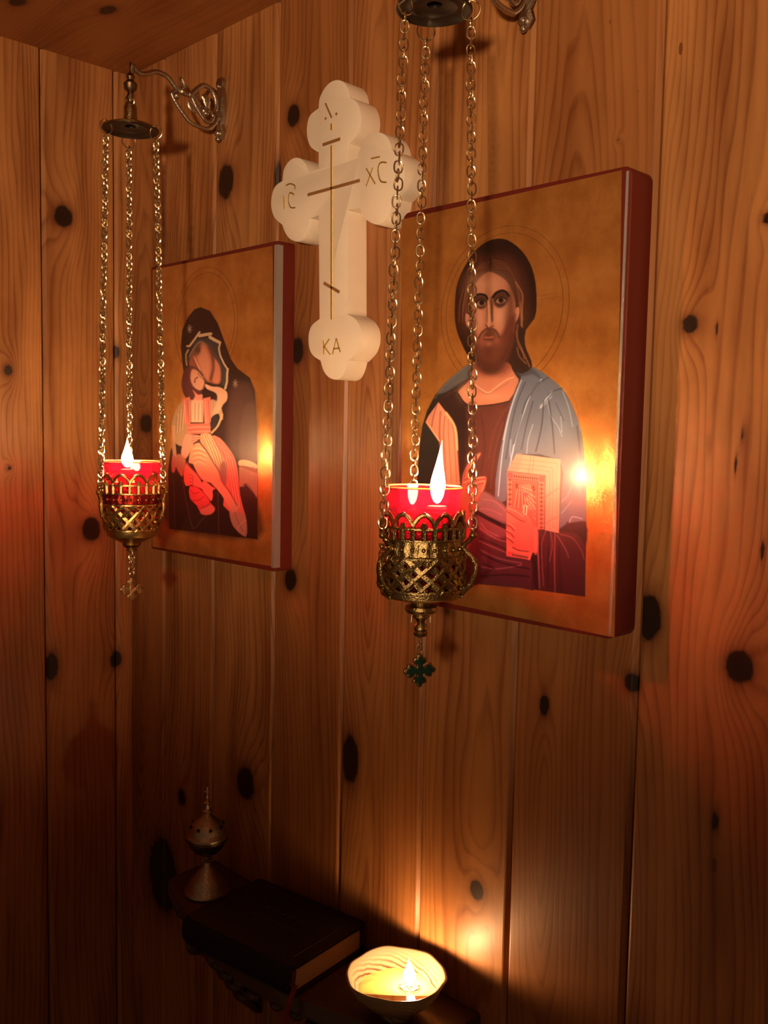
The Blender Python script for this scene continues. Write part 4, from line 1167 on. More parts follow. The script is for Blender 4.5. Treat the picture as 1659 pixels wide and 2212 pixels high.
# ------------------------------------------------------------------ hanging lamps
def chain(mb, a, b_, pitch, Lk, Wk, wr, twist=90.0, a0=0.0, sag=0.0):
    a = np.array(a, float); b_ = np.array(b_, float)
    v = b_ - a; Ln = np.linalg.norm(v); n = max(2, int(round(Ln / pitch)))
    t = v / Ln
    e1 = np.cross(t, [0.31, 0.9, 0.1]); e1 /= np.linalg.norm(e1); e2 = np.cross(t, e1)
    for i in range(n):
        c = a + v * ((i + 0.5) / n) + np.array([0.0005 * math.sin(i * 1.7), 0.0005 * math.cos(i * 2.3), 0])
        w = math.radians(a0 + twist * i + 9 * math.sin(i * 1.3))
        s1 = e1 * math.cos(w) + e2 * math.sin(w)
        pts = []
        hl = (Lk - Wk) / 2
        for k in range(6):
            q = -PI / 2 + PI * k / 5
            pts.append(c + t * (hl + Wk / 2 * math.cos(q)) + s1 * (Wk / 2 * math.sin(q)))
        for k in range(6):
            q = PI / 2 + PI * k / 5
            pts.append(c + t * (-hl + Wk / 2 * math.cos(q)) + s1 * (Wk / 2 * math.sin(q)))
        mb.tube(pts, wr, 6, closed=True)


def ring(mb, c, R, wr, ax, n=20, m=8):
    ax = np.array(ax, float); ax /= np.linalg.norm(ax)
    e1 = np.cross(ax, [0.1, 0.2, 0.97]); e1 /= np.linalg.norm(e1); e2 = np.cross(ax, e1)
    mb.tube([np.array(c) + R * (e1 * math.cos(2 * PI * k / n) + e2 * math.sin(2 * PI * k / n)) for k in range(n)], wr, m, closed=True)


def zat(px, py, Y):
    return at_y(px, py, Y)[2]


def flame_obj(c, h, r, parent, lean=(0, 0), name='flame', material='flame'):
    f = MB()
    prof = [(0.0, 0.0), (0.45, 0.04), (0.8, 0.13), (1.0, 0.26), (0.92, 0.38), (0.70, 0.50), (0.46, 0.63), (0.27, 0.77), (0.12, 0.9), (0.0, 1.0)]
    vs, fs = [], []
    n = 12
    for (q, z) in prof:
        for k in range(n):
            w = 2 * PI * k / n
            vs.append((c[0] + lean[0] * z * z + q * r * math.cos(w), c[1] + lean[1] * z * z + q * r * math.sin(w), c[2] + z * h))
    for i in range(len(prof) - 1):
        for k in range(n):
            l = (k + 1) % n
            fs.append((i * n + k, i * n + l, (i + 1) * n + l, (i + 1) * n + k))
    f.add(vs, fs, True)
    o = f.build(name, M[material], parent, sharp=False)
    o['label'] = 'bright burning flame'
    return o


def trefoil_cross(mb, c, ax, up, s, t, mi=0):
    """little three-lobed cross outline in plane ax/up"""
    pts = []
    for q in range(4):
        a = -q * PI / 2
        R = lambda x, y: (x * math.cos(a) - y * math.sin(a), x * math.sin(a) + y * math.cos(a))
        arm = [(-0.20, 0.24), (-0.17, 0.42), (-0.30, 0.44), (-0.42, 0.56), (-0.40, 0.72), (-0.26, 0.80), (-0.16, 0.80), (-0.18, 0.92), (0, 1.03),
               (0.18, 0.92), (0.16, 0.80), (0.26, 0.80), (0.40, 0.72), (0.42, 0.56), (0.30, 0.44), (0.17, 0.42), (0.20, 0.24)]
        pts += [R(x, y) for x, y in arm]
    pts = [(x * s, y * s) for x, y in pts]
    mb.prism(pts, c, ax, up, t, n0=t / 2, bev=t * 0.2, mi=mi)


def view_az(X, Y):
    return math.atan2(Y + 1.0, X - CX)      # horizontal direction from camera to lamp


def make_lamp(label, X, Y, z, spec):
    root = empty('hanging_oil_lamp', (X, Y, z['cross0']))
    tag(root, label, 'lamp', 'brass vigil lamps hung on chains in front of the icons')
    va = view_az(X, Y)
    azs = [va + math.radians(spec['az0']) + k * 2 * PI / 3 for k in range(3)]
    zc = z['cap']; rc = spec['rc']
    brass = M[spec['brass']]
    # suspension cap
    b = MB()
    prof = [(rc, 0.0), (rc * 0.985, 0.0030), (rc * 0.80, 0.0065), (rc * 0.45, 0.0085), (rc * 0.27, 0.012), (rc * 0.225, 0.022), (rc * 0.225, 0.036), (rc * 0.15, 0.043), (0.0001, 0.046)]
    inner = [(r_ * 0.94 if i else r_, h_ - 0.0025) for i, (r_, h_) in enumerate(prof)]
    b.lathe(prof, (X, Y, zc), 56)
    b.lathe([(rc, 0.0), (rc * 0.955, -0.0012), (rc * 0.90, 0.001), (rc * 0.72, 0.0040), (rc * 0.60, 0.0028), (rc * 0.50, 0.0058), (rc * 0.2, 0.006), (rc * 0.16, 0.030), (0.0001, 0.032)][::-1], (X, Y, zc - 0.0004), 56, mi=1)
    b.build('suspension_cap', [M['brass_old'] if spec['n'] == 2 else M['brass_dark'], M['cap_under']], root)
    # top loop and hooks
    b = MB()
    ring(b, (X, Y, zc + 0.046 + 0.008), 0.008, 0.0016, (math.sin(va), -math.cos(va), 0))
    chain(b, (X - .004, Y, zc + 0.058), (X - .006, Y, z['hook'] - 0.008), 0.012, 0.017, 0.009, 0.0013)
    chain(b, (X + .004, Y, zc + 0.058), (X + .006, Y, z['hook'] - 0.008), 0.012, 0.017, 0.009, 0.0013, a0=50)
    b.build('top_loop', M['chain1'], root)
    # small cast ornament hanging over the cap
    b = MB()
    b.lathe([(0.0001, -0.022), (0.004, -0.020), (0.007, -0.010), (0.004, -0.004), (0.010, 0.002), (0.011, 0.010), (0.005, 0.016), (0.007, 0.021), (0.003, 0.027), (0.0001, 0.028)], (X, Y, z['hook'] + 0.012), 16)
    ring(b, (X, Y, z['hook'] + 0.045), 0.009, 0.0016, (math.sin(va), -math.cos(va), 0))
    b.build('hanging_finial', M['brass_dark'], root)
    ra = spec['ra']
    for az in azs:
        d_ = np.array([math.cos(az), math.sin(az), 0])
        top = np.array([X, Y, zc]) + d_ * rc * 0.92
        b = MB()
        hr = 0.0105
        ring(b, top + np.array([0, 0, -hr * 0.55]) + d_ * 0.003, hr, 0.0011, np.cross(d_, [0, 0, 1]) if abs(math.cos(az - va)) < 0.9 else d_)
        b.build('hoop', M['chain1'], root)
        b = MB()
        bot = np.array([X, Y, z['arm']]) + d_ * ra
        chain(b, top + d_ * 0.003 + np.array([0, 0, -hr * 1.5]), bot, *spec['chain'])
        b.build('chain', M['chain1'], root)
        # scrolled handle
        b = MB()
        path = spec['handle']
        pts = [np.array([X, Y, 0]) + d_ * (r_) + np.array([0, 0, z_]) for r_, z_ in path]
        pts = cr(pts, 5, False)
        m_ = len(pts)
        b.tube(pts, [0.0030 if 4 < k < m_ - 4 else 0.0018 for k in range(m_)], 8, squash=1.3)
        k1 = pts[0]; b.ball(k1, 0.0045, 10, 6)
        for f_ in (0.25, 0.5, 0.75):
            b.ball(pts[int(m_ * f_)], 0.0042, 8, 6)
        b.build('handle', brass, root)
    # red glass cup
    rg = spec['rg']; zr = z['rim']; zb = z['base']
    hgt = zr - zb
    prof = [(rg * 1.02, 0), (rg * 1.02, -0.003), (rg, -0.006), (rg * 0.985, -hgt * 0.35), (rg * 0.95, -hgt * 0.7), (rg * 0.80, -hgt * 0.97), (0.0001, -hgt + 0.001)]
    t_ = 0.0020
    inn = [(max(0.0001, r_ - t_), h_ + (t_ if i == len(prof) - 1 else 0)) for i, (r_, h_) in enumerate(prof)]
    b = MB()
    b.lathe(prof[::-1] + inn, (X, Y, zr), 64)
    g_ = b.build('glass_cup', M['red_glass'], root); g_['label'] = 'ruby red glass cup'
    b = MB()
    ring(b, (X, Y, zr + 0.0004), rg * 1.015, 0.0013, (0, 0, 1), 64, 6)
    b.build('glass_lip', M['rim_glass'], g_)
    b = MB()
    zo = z['oil']
    b.lathe([(0.0001, 0.0), (rg * 0.90, 0.0), (rg * 0.945, 0.0012), (rg * 0.94, -0.004), (rg * 0.88, -(zo - zb) * 0.7), (rg * 0.74, -(zo - zb) * 0.95), (0.0001, -(zo - zb) * 0.955)], (X, Y, zo), 48)
    b.build('lamp_oil', M['oil_red'], root)
    # float, wick, flame
    fx, fy = spec['flame_xy']
    b = MB(); b.lathe([(0.0001, 0.0035), (0.011, 0.003), (0.0125, 0.0), (0.011, -0.002), (0.0001, -0.0025)], (fx, fy, zo + 0.0028), 20)
    b.build('cork_float', M['cork'], root)
    fb = z['flame0']
    b = MB(); b.tube([(fx, fy, zo + 0.004), (fx, fy, (zo + fb) / 2), (fx + 0.0008, fy, fb + 0.004)], 0.0013, 6)
    b.build('wick', M['wick'], root)
    flame_obj((fx, fy, fb), z['flame1'] - fb, spec['fr'], root, lean=spec['lean'])
    # pierced holder
    b = MB()
    body = spec['body']               # list of (z, r) from crown bottom to base, r function by interpolation
    zs = np.array([q[0] for q in body][::-1]); rs = np.array([q[1] for q in body][::-1])
    rf = lambda z_: float(np.interp(z_, zs, rs))

    def cyl(az, z_, dr=0.0):
        r_ = rf(z_) + dr
        return np.array([X + r_ * math.cos(az), Y + r_ * math.sin(az), z_])
    zcr, zc0, zb0, zb1, zl1, zend = z['crown1'], z['crown0'], z['band0'], z['band1'], z['lat1'], z['end']
    nS = spec['nS']
    # crown of arches with a drop in every arch
    for k in range(nS):
        a_ = 2 * PI * k / nS; da = 2 * PI / nS
        pts = []
        for j in range(9):
            q = j / 8
            pts.append(cyl(a_ + da * q, zc0 + (zcr - zc0) * (0.25 + 0.75 * math.sin(PI * q) ** 0.8)))
        b.tube(pts, 0.0026, 6)
        b.tube([cyl(a_, zc0), cyl(a_, zc0 + (zcr - zc0) * 0.55)], 0.0019, 6)
        b.ball(cyl(a_ + da / 2, zcr + 0.001), 0.0026, 8, 5)
        # leaf filling inside the arch
        b.tube([cyl(a_ + da * .5, zc0), cyl(a_ + da * .5, zc0 + (zcr - zc0) * .45)], [0.0050, 0.0022], 6)
    for zz, w_ in ((zc0, 0.0020), (zb0, 0.0018), (zb1, 0.0022), (zl1, 0.0020)):
        b.tube([cyl(2 * PI * k / 60, zz, 0.0004) for k in range(60)], w_, 6, closed=True)
    # solid decorated band
    nb = 96
    vs = []
    for i in range(5):
        for k in range(nb):
            f_ = i / 4
            zz = zb0 + (zb1 - zb0) * f_
            vs.append(cyl(2 * PI * k / nb, zz, 0.0012 * (math.sin(k * 2 * PI * 24 / nb) * math.sin(PI * f_) if 0 < i < 4 else 0) - 0.0002))
    b.add(vs, [(i * nb + k, i * nb + (k + 1) % nb, (i + 1) * nb + (k + 1) % nb, (i + 1) * nb + k) for i in range(4) for k in range(nb)], True)
    for k in range(nS * 2):
        b.ball(cyl(2 * PI * k / (nS * 2), (zb0 + zb1) / 2, 0.0005), 0.0026, 8, 5)
    # arcade between crown and band
    for k in range(nS * 2):
        a_ = PI * k / nS
        b.tube([cyl(a_, zc0), cyl(a_, zb0)], 0.0034, 6)
    # woven lattice
    nl = spec['nl']
    for k in range(nl):
        for sg in (1, -1):
            pts = [cyl(2 * PI * k / nl + sg * spec['tw'] * q / 12, zb1 + (zl1 - zb1) * q / 12, 0.0007 * sg * math.cos(PI * q)) for q in range(13)]
            b.tube(pts, 0.0050, 6, squash=0.5)
    # lower band and base
    low = [(rf(zl1), zl1)] + spec['low']
    b.lathe([(r_, z_) for r_, z_ in low], (X, Y, 0), 64)
    b.build('pierced_holder', brass, root)
    # finial under the base
    b = MB()
    b.lathe([(r_, z_) for r_, z_ in spec['fin']], (X, Y, 0), 24)
    zf = spec['fin'][-1][1]
    b.build('base_finial', M['brass_old'], root)
    b = MB()
    if spec['n'] == 1:
        chain(b, (X, Y, zf), (X, Y, z['cross1'] - 0.002), 0.012, 0.017, 0.008, 0.0010)
        for sg in (-1, 1):
            e_ = np.array([CR[0], CR[1], 0]) * sg
            b.tube(cr([np.array([X, Y, zf + .030]) + e_ * .004, np.array([X, Y, zf + .027]) + e_ * .010, np.array([X, Y, zf + .019]) + e_ * .011], 4, False), 0.0013, 6)
    else:
        chain(b, (X, Y, zf + 0.002), (X, Y, z['cross1'] + 0.004), 0.0068, 0.0120, 0.0095, 0.0017, 65)
    b.build('drop_chain', M['chain1'], root)
    b = MB()
    w = spec['cross_az']
    ax = np.array([math.cos(w), math.sin(w), 0])
    s_ = (z['cross1'] - z['cross0']) / 2
    trefoil_cross(b, (X, Y, (z['cross1'] + z['cross0']) / 2), ax, (0, 0, 1), s_, 0.004)
    c_ = b.build('drop_cross', M['brass_old'], root)
    if spec['n'] == 1:
        b = MB(); trefoil_cross(b, (X, Y, (z['cross1'] + z['cross0']) / 2), ax, (0, 0, 1), s_ * 0.86, 0.0052)
        b.build('enamel_inlay', M['enamel'], c_)
    c_['label'] = 'small green enamelled cross' if spec['n'] == 1 else 'small brass cross'
    return root


# lamp in front of the large panel
def lamp_x(px, py, Y):
    return at_y(px, py, Y)[0]


X1, Y1 = lamp_x(913, 1150, -0.200), -0.200
def z1(py, px=912): return zat(px, py, Y1) if False else float(np.interp(py, _p1, _z1))
_z1 = np.linspace(0.7, -0.5, 200); _p1 = np.array([proj((X1, Y1, q))[1] for q in _z1])
X2, Y2 = lamp_x(284, 1080, -0.195), -0.195
_z2 = np.linspace(0.8, -0.6, 200); _p2 = np.array([proj((X2, Y2, q))[1] for q in _z2])
def z2(py): return float(np.interp(py, _p2, _z2))
print('lamp px', proj((X1, Y1, z1(1052))), proj((X2, Y2, z2(997))), proj((X2, Y2, z2(150))))


def flame_pos(px, py, X, Y, back):
    """point on the viewing line of the flame at the lamp's own distance"""
    v = ray(px, py); va = view_az(X, Y)
    dist = (X - CX) * math.cos(va) + (Y + 1) * math.sin(va) + back
    t = dist / (v[0] * math.cos(va) + v[1] * math.sin(va))
    p = CP + v * t
    return p


f1 = flame_pos(945, 1050, X1, Y1, 0.0)
L1 = dict(cap=z1(22), hook=z1(-112), arm=z1(1150), rim=z1(1052), base=z1(1286), oil=z1(1103), flame0=z1(1088), flame1=z1(950), crown1=z1(1106), crown0=z1(1136),
          band0=z1(1160), band1=z1(1198), lat1=z1(1268), end=z1(1290), cross1=z1(1412), cross0=z1(1484))
RB = 0.0475
S1 = dict(n=1, az0=12, rc=0.0425, brass='brass_old', ra=0.0600, chain=(0.0093, 0.0136, 0.0090, 0.00098, 90.0, 20), rg=0.0432, flame_xy=(f1[0], f1[1]), fr=0.0088, lean=(0.003, 0.003),
          handle=[(0.060, z1(1150)), (0.056, z1(1160)), (RB + .001, z1(1176)), (0.054, z1(1188)), (0.0625, z1(1205)), (0.0635, z1(1228)), (0.058, z1(1255)), (0.0500, z1(1272)), (RB + .001, z1(1286))],
          body=[(z1(1100), 0.0462), (z1(1160), 0.0470), (z1(1200), RB + 0.001), (z1(1270), RB + 0.001), (z1(1290), 0.046)], nS=12, nl=16, tw=0.85,
          low=[(RB + .0005, z1(1275)), (RB, z1(1283)), (RB - 0.003, z1(1287)), (0.0340, z1(1291)), (0.031, z1(1293)), (0.0245, z1(1295)), (0.0001, z1(1295))],
          fin=[(0.0245, z1(1294)), (0.024, z1(1296)), (0.012, z1(1300)), (0.0115, z1(1304)), (0.0185, z1(1309)), (0.0195, z1(1316)), (0.017, z1(1322)), (0.010, z1(1328)), (0.011, z1(1332)), (0.006, z1(1338)), (0.0045, z1(1344)),
               (0.0075, z1(1350)), (0.0085, z1(1358)), (0.0070, z1(1362)), (0.0085, z1(1366)), (0.0070, z1(1373)), (0.003, z1(1377)), (0.0001, z1(1379))],
          cross_az=YAW + 0.35)
lamp1 = make_lamp('brass vigil lamp with green enamelled cross before the bearded man icon', X1, Y1, L1, S1)

f2 = flame_pos(275, 1000, X2, Y2, 0.0)
L2 = dict(cap=z2(281), hook=z2(212), arm=z2(1050), rim=z2(997), base=z2(1140), oil=z2(1021), flame0=z2(1010), flame1=z2(945), crown1=z2(1024), crown0=z2(1046),
          band0=z2(1064), band1=z2(1088), lat1=z2(1142), end=z2(1152), cross1=z2(1247), cross0=z2(1297))
RL = 0.0455
S2 = dict(n=2, az0=3, rc=0.0450, brass='brass', ra=0.0570, chain=(0.0062, 0.0108, 0.0082, 0.0016, 62.0, 10), rg=0.0500, flame_xy=(f2[0], f2[1]), fr=0.0095, lean=(0.0, 0.0),
          handle=[(0.059, z2(1050)), (0.062, z2(1058)), (0.0600, z2(1066)), (0.0570, z2(1080)), (0.0575, z2(1098)), (0.052, z2(1118)), (0.0455, z2(1126))],
          body=[(z2(1018), 0.0495), (z2(1064), 0.0480), (z2(1090), 0.0462), (z2(1142), 0.0420), (z2(1155), 0.040)], nS=11, nl=16, tw=0.85,
          low=[(0.0415, z2(1150)), (0.0395, z2(1157)), (0.0290, z2(1164)), (0.018, z2(1171)), (0.011, z2(1177)), (0.0001, z2(1178))],
          fin=[(0.014, z2(1172)), (0.0155, z2(1176)), (0.0125, z2(1181)), (0.007, z2(1184)), (0.009, z2(1189)), (0.0001, z2(1194))],
          cross_az=YAW + 0.5)
lamp2 = make_lamp('brass vigil lamp nearer the corner in front of the veiled woman icon', X2, Y2, L2, S2)


# ------------------------------------------------------------------ wall brackets carrying the lamps
br_root = empty('wall_bracket', (0.318, 0, at_y(480, 300)[2]))
tag(br_root, 'ornate scrolled metal wall bracket carrying the lamp nearest the corner', 'bracket', 'scrolled lamp brackets screwed to the right wall')
cb = cropf(4.88, 180, 120)
XB = 0.318


def bpath(pts, closed=False):
    return cr([at_x(p[0], p[1], XB) for p in cb(pts)], 5, closed)


def clampy(P): return [np.array([p[0], min(p[1], -0.004), p[2]]) for p in P]


b = MB()
arm = [(505, 200), (512, 130), (525, 108), (560, 160), (600, 190), (660, 195), (740, 175), (800, 180), (880, 220), (940, 290), (985, 350), (1060, 400), (1130, 412), (1190, 360), (1260, 315), (1330, 345), (1385, 430), (1400, 530), (1385, 590)]
b.tube(clampy(bpath(arm)), 0.0042, 10)
b.tube(clampy(bpath([(930, 400), (965, 480), (1050, 610), (1130, 705), (1240, 760), (1320, 770), (1385, 720), (1420, 655)])), 0.0036, 10)
b.tube(clampy(bpath([(1140, 430), (1180, 520), (1225, 600), (1290, 690), (1340, 700), (1370, 640), (1320, 580), (1290, 610)])), 0.0034, 10)
b.tube(clampy(bpath([(985, 360), (950, 380), (930, 410), (960, 440), (985, 420)])), 0.003, 8)
b.build('scroll_arm', M['nickel'], br_root)
b = MB()
for pts, r0 in (([(1020, 225), (1040, 290), (1080, 370)], 0.006), ([(1110, 470), (1140, 540), (1200, 610)], 0.006), ([(1250, 420), (1300, 470), (1310, 560)], 0.008), ([(1210, 380), (1180, 450), (1240, 540)], 0.007), ([(1290, 640), (1250, 600), (1270, 540)], 0.006)):
    P = clampy(bpath(pts)); m_ = len(P)
    b.tube(P, [r0 * (0.25 + 0.75 * math.sin(PI * k / (m_ - 1))) for k in range(m_)], 8, squash=0.45)
for p_ in ((1040, 380), (1125, 415), (1290, 610), (985, 425), (1270, 585)):
    q = at_x(*cb([p_])[0], XB); b.ball((q[0], min(q[1], -.006), q[2]), 0.006, 10, 6)
b.build('leaf_ornament', M['nickel'], br_root)
b = MB()
zt_, zb_ = at_y(476, 172)[2], at_y(480, 306)[2]
zm = (zt_ + zb_) / 2; hh_ = (zt_ - zb_) / 2
outl = [(-.006, hh_), (.006, hh_), (.011, hh_ * .85), (.006, hh_ * .7), (.013, hh_ * .45), (.013, -hh_ * .3), (.008, -hh_ * .5), (.012, -hh_ * .75), (.005, -hh_ * .95), (-.005, -hh_ * .95), (-.012, -hh_ * .75), (-.008, -hh_ * .5), (-.013, -hh_ * .3), (-.013, hh_ * .45), (-.006, hh_ * .7), (-.011, hh_ * .85)]
b.prism(outl, (XB, 0, zm), (1, 0, 0), (0, 0, 1), 0.0065, n0=0.007, bev=0.0015)
b.ball((XB, -.009, zm + hh_ * .72), 0.004, 8, 6); b.ball((XB, -.010, zb_ + .012), 0.006, 8, 6); b.ball((XB, -.009, zb_ + .002), 0.005, 8, 6)
b.build('wall_plate', M['nickel'], br_root)
r2 = br_root.copy(); scene.collection.objects.link(r2)
for ch in list(br_root.children):
    c_ = ch.copy(); scene.collection.objects.link(c_); c_.parent = r2
zo2 = at_y(1141, 62)[2]
p_b = (at_y(1140, 60)[0], 0, zo2)
r2.location = M3(p_b)
r2['label'] = 'scrolled metal wall bracket above the large bearded man icon, cut by the top edge'
print('bracket dz', zo2 - zb_, 'hook z', L1['hook'], L2['hook'] + zo2 - zb_)

# ------------------------------------------------------------------ shelf with censer, book and onyx bowl
ZS = -0.8064
XS0, XS1 = 0.305, 0.957
XM = (XS0 + XS1) / 2
front = [(XS0, -0.0005), (XS0, -0.045), (XS0 + .004, -0.085), (XS0 + 0.018, -0.112), (XS0 + .06, -0.127), (XS0 + .115, -0.141), (XS0 + .17, -0.158), (XS0 + .23, -0.174), (XM, -0.183)]
fr = [tuple(p) for p in cr(front, 4, False)]
fr = fr + [(2 * XM - x, y) for x, y in fr[::-1][1:]]
# the right end is cut square
fr = [(x, y) for x, y in fr]
shelf = empty('wall_shelf', (XM, 0, ZS - 0.05))
tag(shelf, 'small dark bow-fronted wooden shelf with carved brackets on the pine wall', 'shelf')
b = MB()
b.prism(fr, (0, 0, ZS), (1, 0, 0), (0, 1, 0), 0.022, n0=0.0, bev=0.004)
b.build('shelf_board', M['shelf'], shelf)
b = MB()
fr2 = [(XM + (x - XM) * 0.95, -0.0005 if y > -0.003 else y * 0.93) for x, y in fr]
b.prism(fr2, (0, 0, ZS - 0.0215), (1, 0, 0), (0, 1, 0), 0.014, n0=0.0, bev=0.003)
# carved leaf lumps along the lower rim
for k in range(3, len(fr2) - 3, 2):
    x, y = fr2[k]
    b.ball((x, y * 0.97, ZS - 0.040 - 0.004 * math.sin(k)), 0.011, 10, 7, (1.2, 0.9, 0.8))
b.build('carved_apron', M['shelf'], shelf)
for xb_, sc in ((XS0 + 0.13, 1.0), (XS1 - 0.13, 1.0)):
    b = MB()
    prof = [(0.0, -0.034), (-0.125, -0.034), (-0.135, -0.044), (-0.128, -0.058), (-0.108, -0.066), (-0.095, -0.085), (-0.092, -0.105), (-0.075, -0.125), (-0.050, -0.140), (-0.040, -0.165), (-0.034, -0.195), (-0.018, -0.225), (-0.0008, -0.235)]
    pr = [(y, z_) for y, z_ in [tuple(p) for p in cr(prof, 4, False)]]
    pr = [(min(y, -0.0008), z_) for y, z_ in pr]
    b.prism(pr, (xb_ + 0.022, 0, ZS), (0, 1, 0), (0, 0, 1), 0.044, n0=0.0, bev=0.004)
    for k in range(6):
        f_ = k / 5
        y = -0.118 + 0.085 * f_; z_ = -0.060 - 0.135 * f_
        b.ball((xb_, y, ZS + z_), 0.016 - 0.004 * f_, 10, 7, (1.7, 0.9, 0.9))
    b.tube(cr([(xb_, -0.10, ZS - .045), (xb_, -0.132, ZS - 0.05), (xb_, -0.130, ZS - 0.072), (xb_, -0.108, ZS - 0.070), (xb_, -.105, ZS - .056)], 4, False), 0.012, 8)
    b.build('carved_bracket', M['shelf'], shelf)

# --- censer
XC, YC = 0.403, -0.083
_zc = np.linspace(ZS, ZS + 0.3, 80); _pc = np.array([proj((XC, YC, q))[1] for q in _zc])[::-1]
def zc_(py): return float(np.interp(py, _pc, _zc[::-1]))
cen_ = empty('censer', (XC, YC, ZS))
tag(cen_, 'small tarnished brass censer with a pierced domed lid standing on the dark shelf', 'censer')
zb = ZS + 0.0004
k_ = 0.0385
b = MB()
b.lathe([(0.0001, zb), (k_ * 1.02, zb), (k_ * 1.06, zb + .003), (k_ * 1.02, zb + .007), (k_ * .88, zb + .012), (k_ * .80, zb + .022), (k_ * .55, zb + .032), (k_ * .40, zb + .040), (k_ * .20, zb + .048), (k_ * .16, zb + .054), (k_ * .28, zb + .058), (k_ * .16, zb + .062), (k_ * .20, zb + 0.066)], (XC, YC, 0), 40)
b.build('foot', M['nickel'], cen_)
b = MB()
z0_ = zb + 0.066
b.lathe([(0.0001, z0_), (k_ * .22, z0_ + .001), (k_ * .55, z0_ + .008), (k_ * .78, z0_ + .018), (k_ * .86, z0_ + .028), (k_ * .95, z0_ + .030), (k_ * .95, z0_ + .034), (k_ * .80, z0_ + 0.034), (k_ * .7, z0_ + .022), (0.0001, z0_ + .006)], (XC, YC, 0), 40)
b.build('bowl', M['brass_dark'], cen_)
b = MB()
z1_ = z0_ + 0.0345
b.lathe([(k_ * .95, z1_), (k_ * .95, z1_ + .003), (k_ * .86, z1_ + .006), (k_ * .80, z1_ + .015), (k_ * .62, z1_ + .026), (k_ * .36, z1_ + .034), (k_ * .22, z1_ + .038), (k_ * .14, z1_ + .042), (k_ * .24, z1_ + .046), (k_ * .12, z1_ + .050), (k_ * .10, z1_ + .056), (k_ * .18, z1_ + .060), (0.0001, z1_ + .066)], (XC, YC, 0), 40)
lid = b.build('lid', M['nickel'], cen_)
b = MB()
for k in range(8):
    w = YAW + PI * 0.13 + k * PI / 4
    b.ball((XC + k_ * .735 * math.cos(w), YC + k_ * .735 * math.sin(w), z1_ + .0205), 0.0030, 10, 6)
b.build('vent_hole', M['hole'], lid)  # dark balls set on the lid in place of shaded openings
b = MB()
zt2 = z1_ + .066
b.tube([(XC, YC, zt2 - .002), (XC, YC, zt2 + .022)], 0.0011, 6)
b.tube([(XC - .005 * CR[0], YC - .005 * CR[1], zt2 + .014), (XC + .005 * CR[0], YC + .005 * CR[1], zt2 + .014)], 0.0011, 6)
b.ball((XC, YC, zt2 + .004), 0.003, 8, 6)
b.build('lid_cross', M['nickel'], lid)

# --- book
BZ0, BZ1 = ZS + 0.0006, ZS + 0.0455
b_ang = math.radians(8.0)
fr_dir = np.array([math.sin(b_ang), -math.cos(b_ang), 0.0])
ln_dir = np.array([-math.cos(b_ang), -math.sin(b_ang), 0.0])
W_, LB = 0.168, 0.236
bo = np.array([0.754, -0.176, 0.0]) - fr_dir * (W_ + 0.004)
book = empty('book', (0.63, -0.10, ZS))
tag(book, 'thick black leather-bound book lying flat on the dark shelf beside the censer', 'book')


def bookbox(mb, u0, u1, v0, v1, z0, z1_, bev=0.0, mi=0):
    """u along the length (from the right end), v from back to front (spine)"""
    o = bo + np.array([0, 0, z1_])
    c = 0.010 if bev < 0.5 else 0.0
    outl = []
    for (cu, cv, a0) in ((u1 - c, v1 - c, 0), (u0 + c, v1 - c, PI / 2), (u0 + c, v0 + c, PI), (u1 - c, v0 + c, 1.5 * PI)):
        outl += [(cu + c * math.cos(a0 + k * PI / 8), cv + c * math.sin(a0 + k * PI / 8)) for k in range(5)]
    mb.prism(outl, o, ln_dir if np.cross(ln_dir, fr_dir)[2] > 0 else fr_dir, fr_dir if np.cross(ln_dir, fr_dir)[2] > 0 else ln_dir, z1_ - z0, n0=0, bev=0.0015, mi=mi) if np.cross(ln_dir, fr_dir)[2] > 0 else \
        mb.prism([(v, u) for u, v in outl], o, fr_dir, ln_dir, z1_ - z0, n0=0, bev=0.0015, mi=mi)


b = MB(); bookbox(b, 0.0, LB, 0.0, W_, BZ1 - 0.0045, BZ1); b.build('cover', M['leather'], book)
b = MB(); bookbox(b, 0.0, LB, 0.0, W_, BZ0, BZ0 + 0.0045); b.build('cover', M['leather'], book)
b = MB(); bookbox(b, 0.006, LB - .006, 0.004, W_ - 0.004, BZ0 + 0.0047, BZ1 - 0.0047); b.build('page_block', M['paper'], book)
b = MB()
sp = []
zc2 = (BZ0 + BZ1) / 2; hz = (BZ1 - BZ0) / 2
n_ = 10
for k in range(n_ + 1):
    w = -PI / 2 + PI * k / n_
    sp.append((W_ - 0.006 + 0.011 * math.cos(w), zc2 + hz * 0.98 * math.sin(w)))
for k in range(n_, -1, -1):
    w = -PI / 2 + PI * k / n_
    sp.append((W_ - 0.008 + 0.009 * math.cos(w), zc2 + (hz - 0.0035) * math.sin(w)))
vs = []
for u in (0.001, LB - 0.001):
    for (v, z_) in sp:
        vs.append(bo + ln_dir * u + fr_dir * v + np.array([0, 0, z_]))
m_ = len(sp)
b.add(vs, [(k, (k + 1) % m_, m_ + (k + 1) % m_, m_ + k) for k in range(m_)] + [tuple(range(m_)), tuple(range(2 * m_ - 1, m_ - 1, -1))], True)
b.build('spine', M['leather'], book)
b = MB()
b.tube([bo + ln_dir * 0.003 + fr_dir * (W_ - .003) + np.array([0, 0, BZ0 + 0.006]), bo + ln_dir * 0.002 + fr_dir * (W_ + .001) + np.array([0, 0, zc2]), bo + ln_dir * 0.003 + fr_dir * (W_ - .003) + np.array([0, 0, BZ1 - 0.006])], 0.0045, 8)
o_ = b.build('headband', M['oxleather'], book); o_['label'] = 'dark red band at the end of the spine'
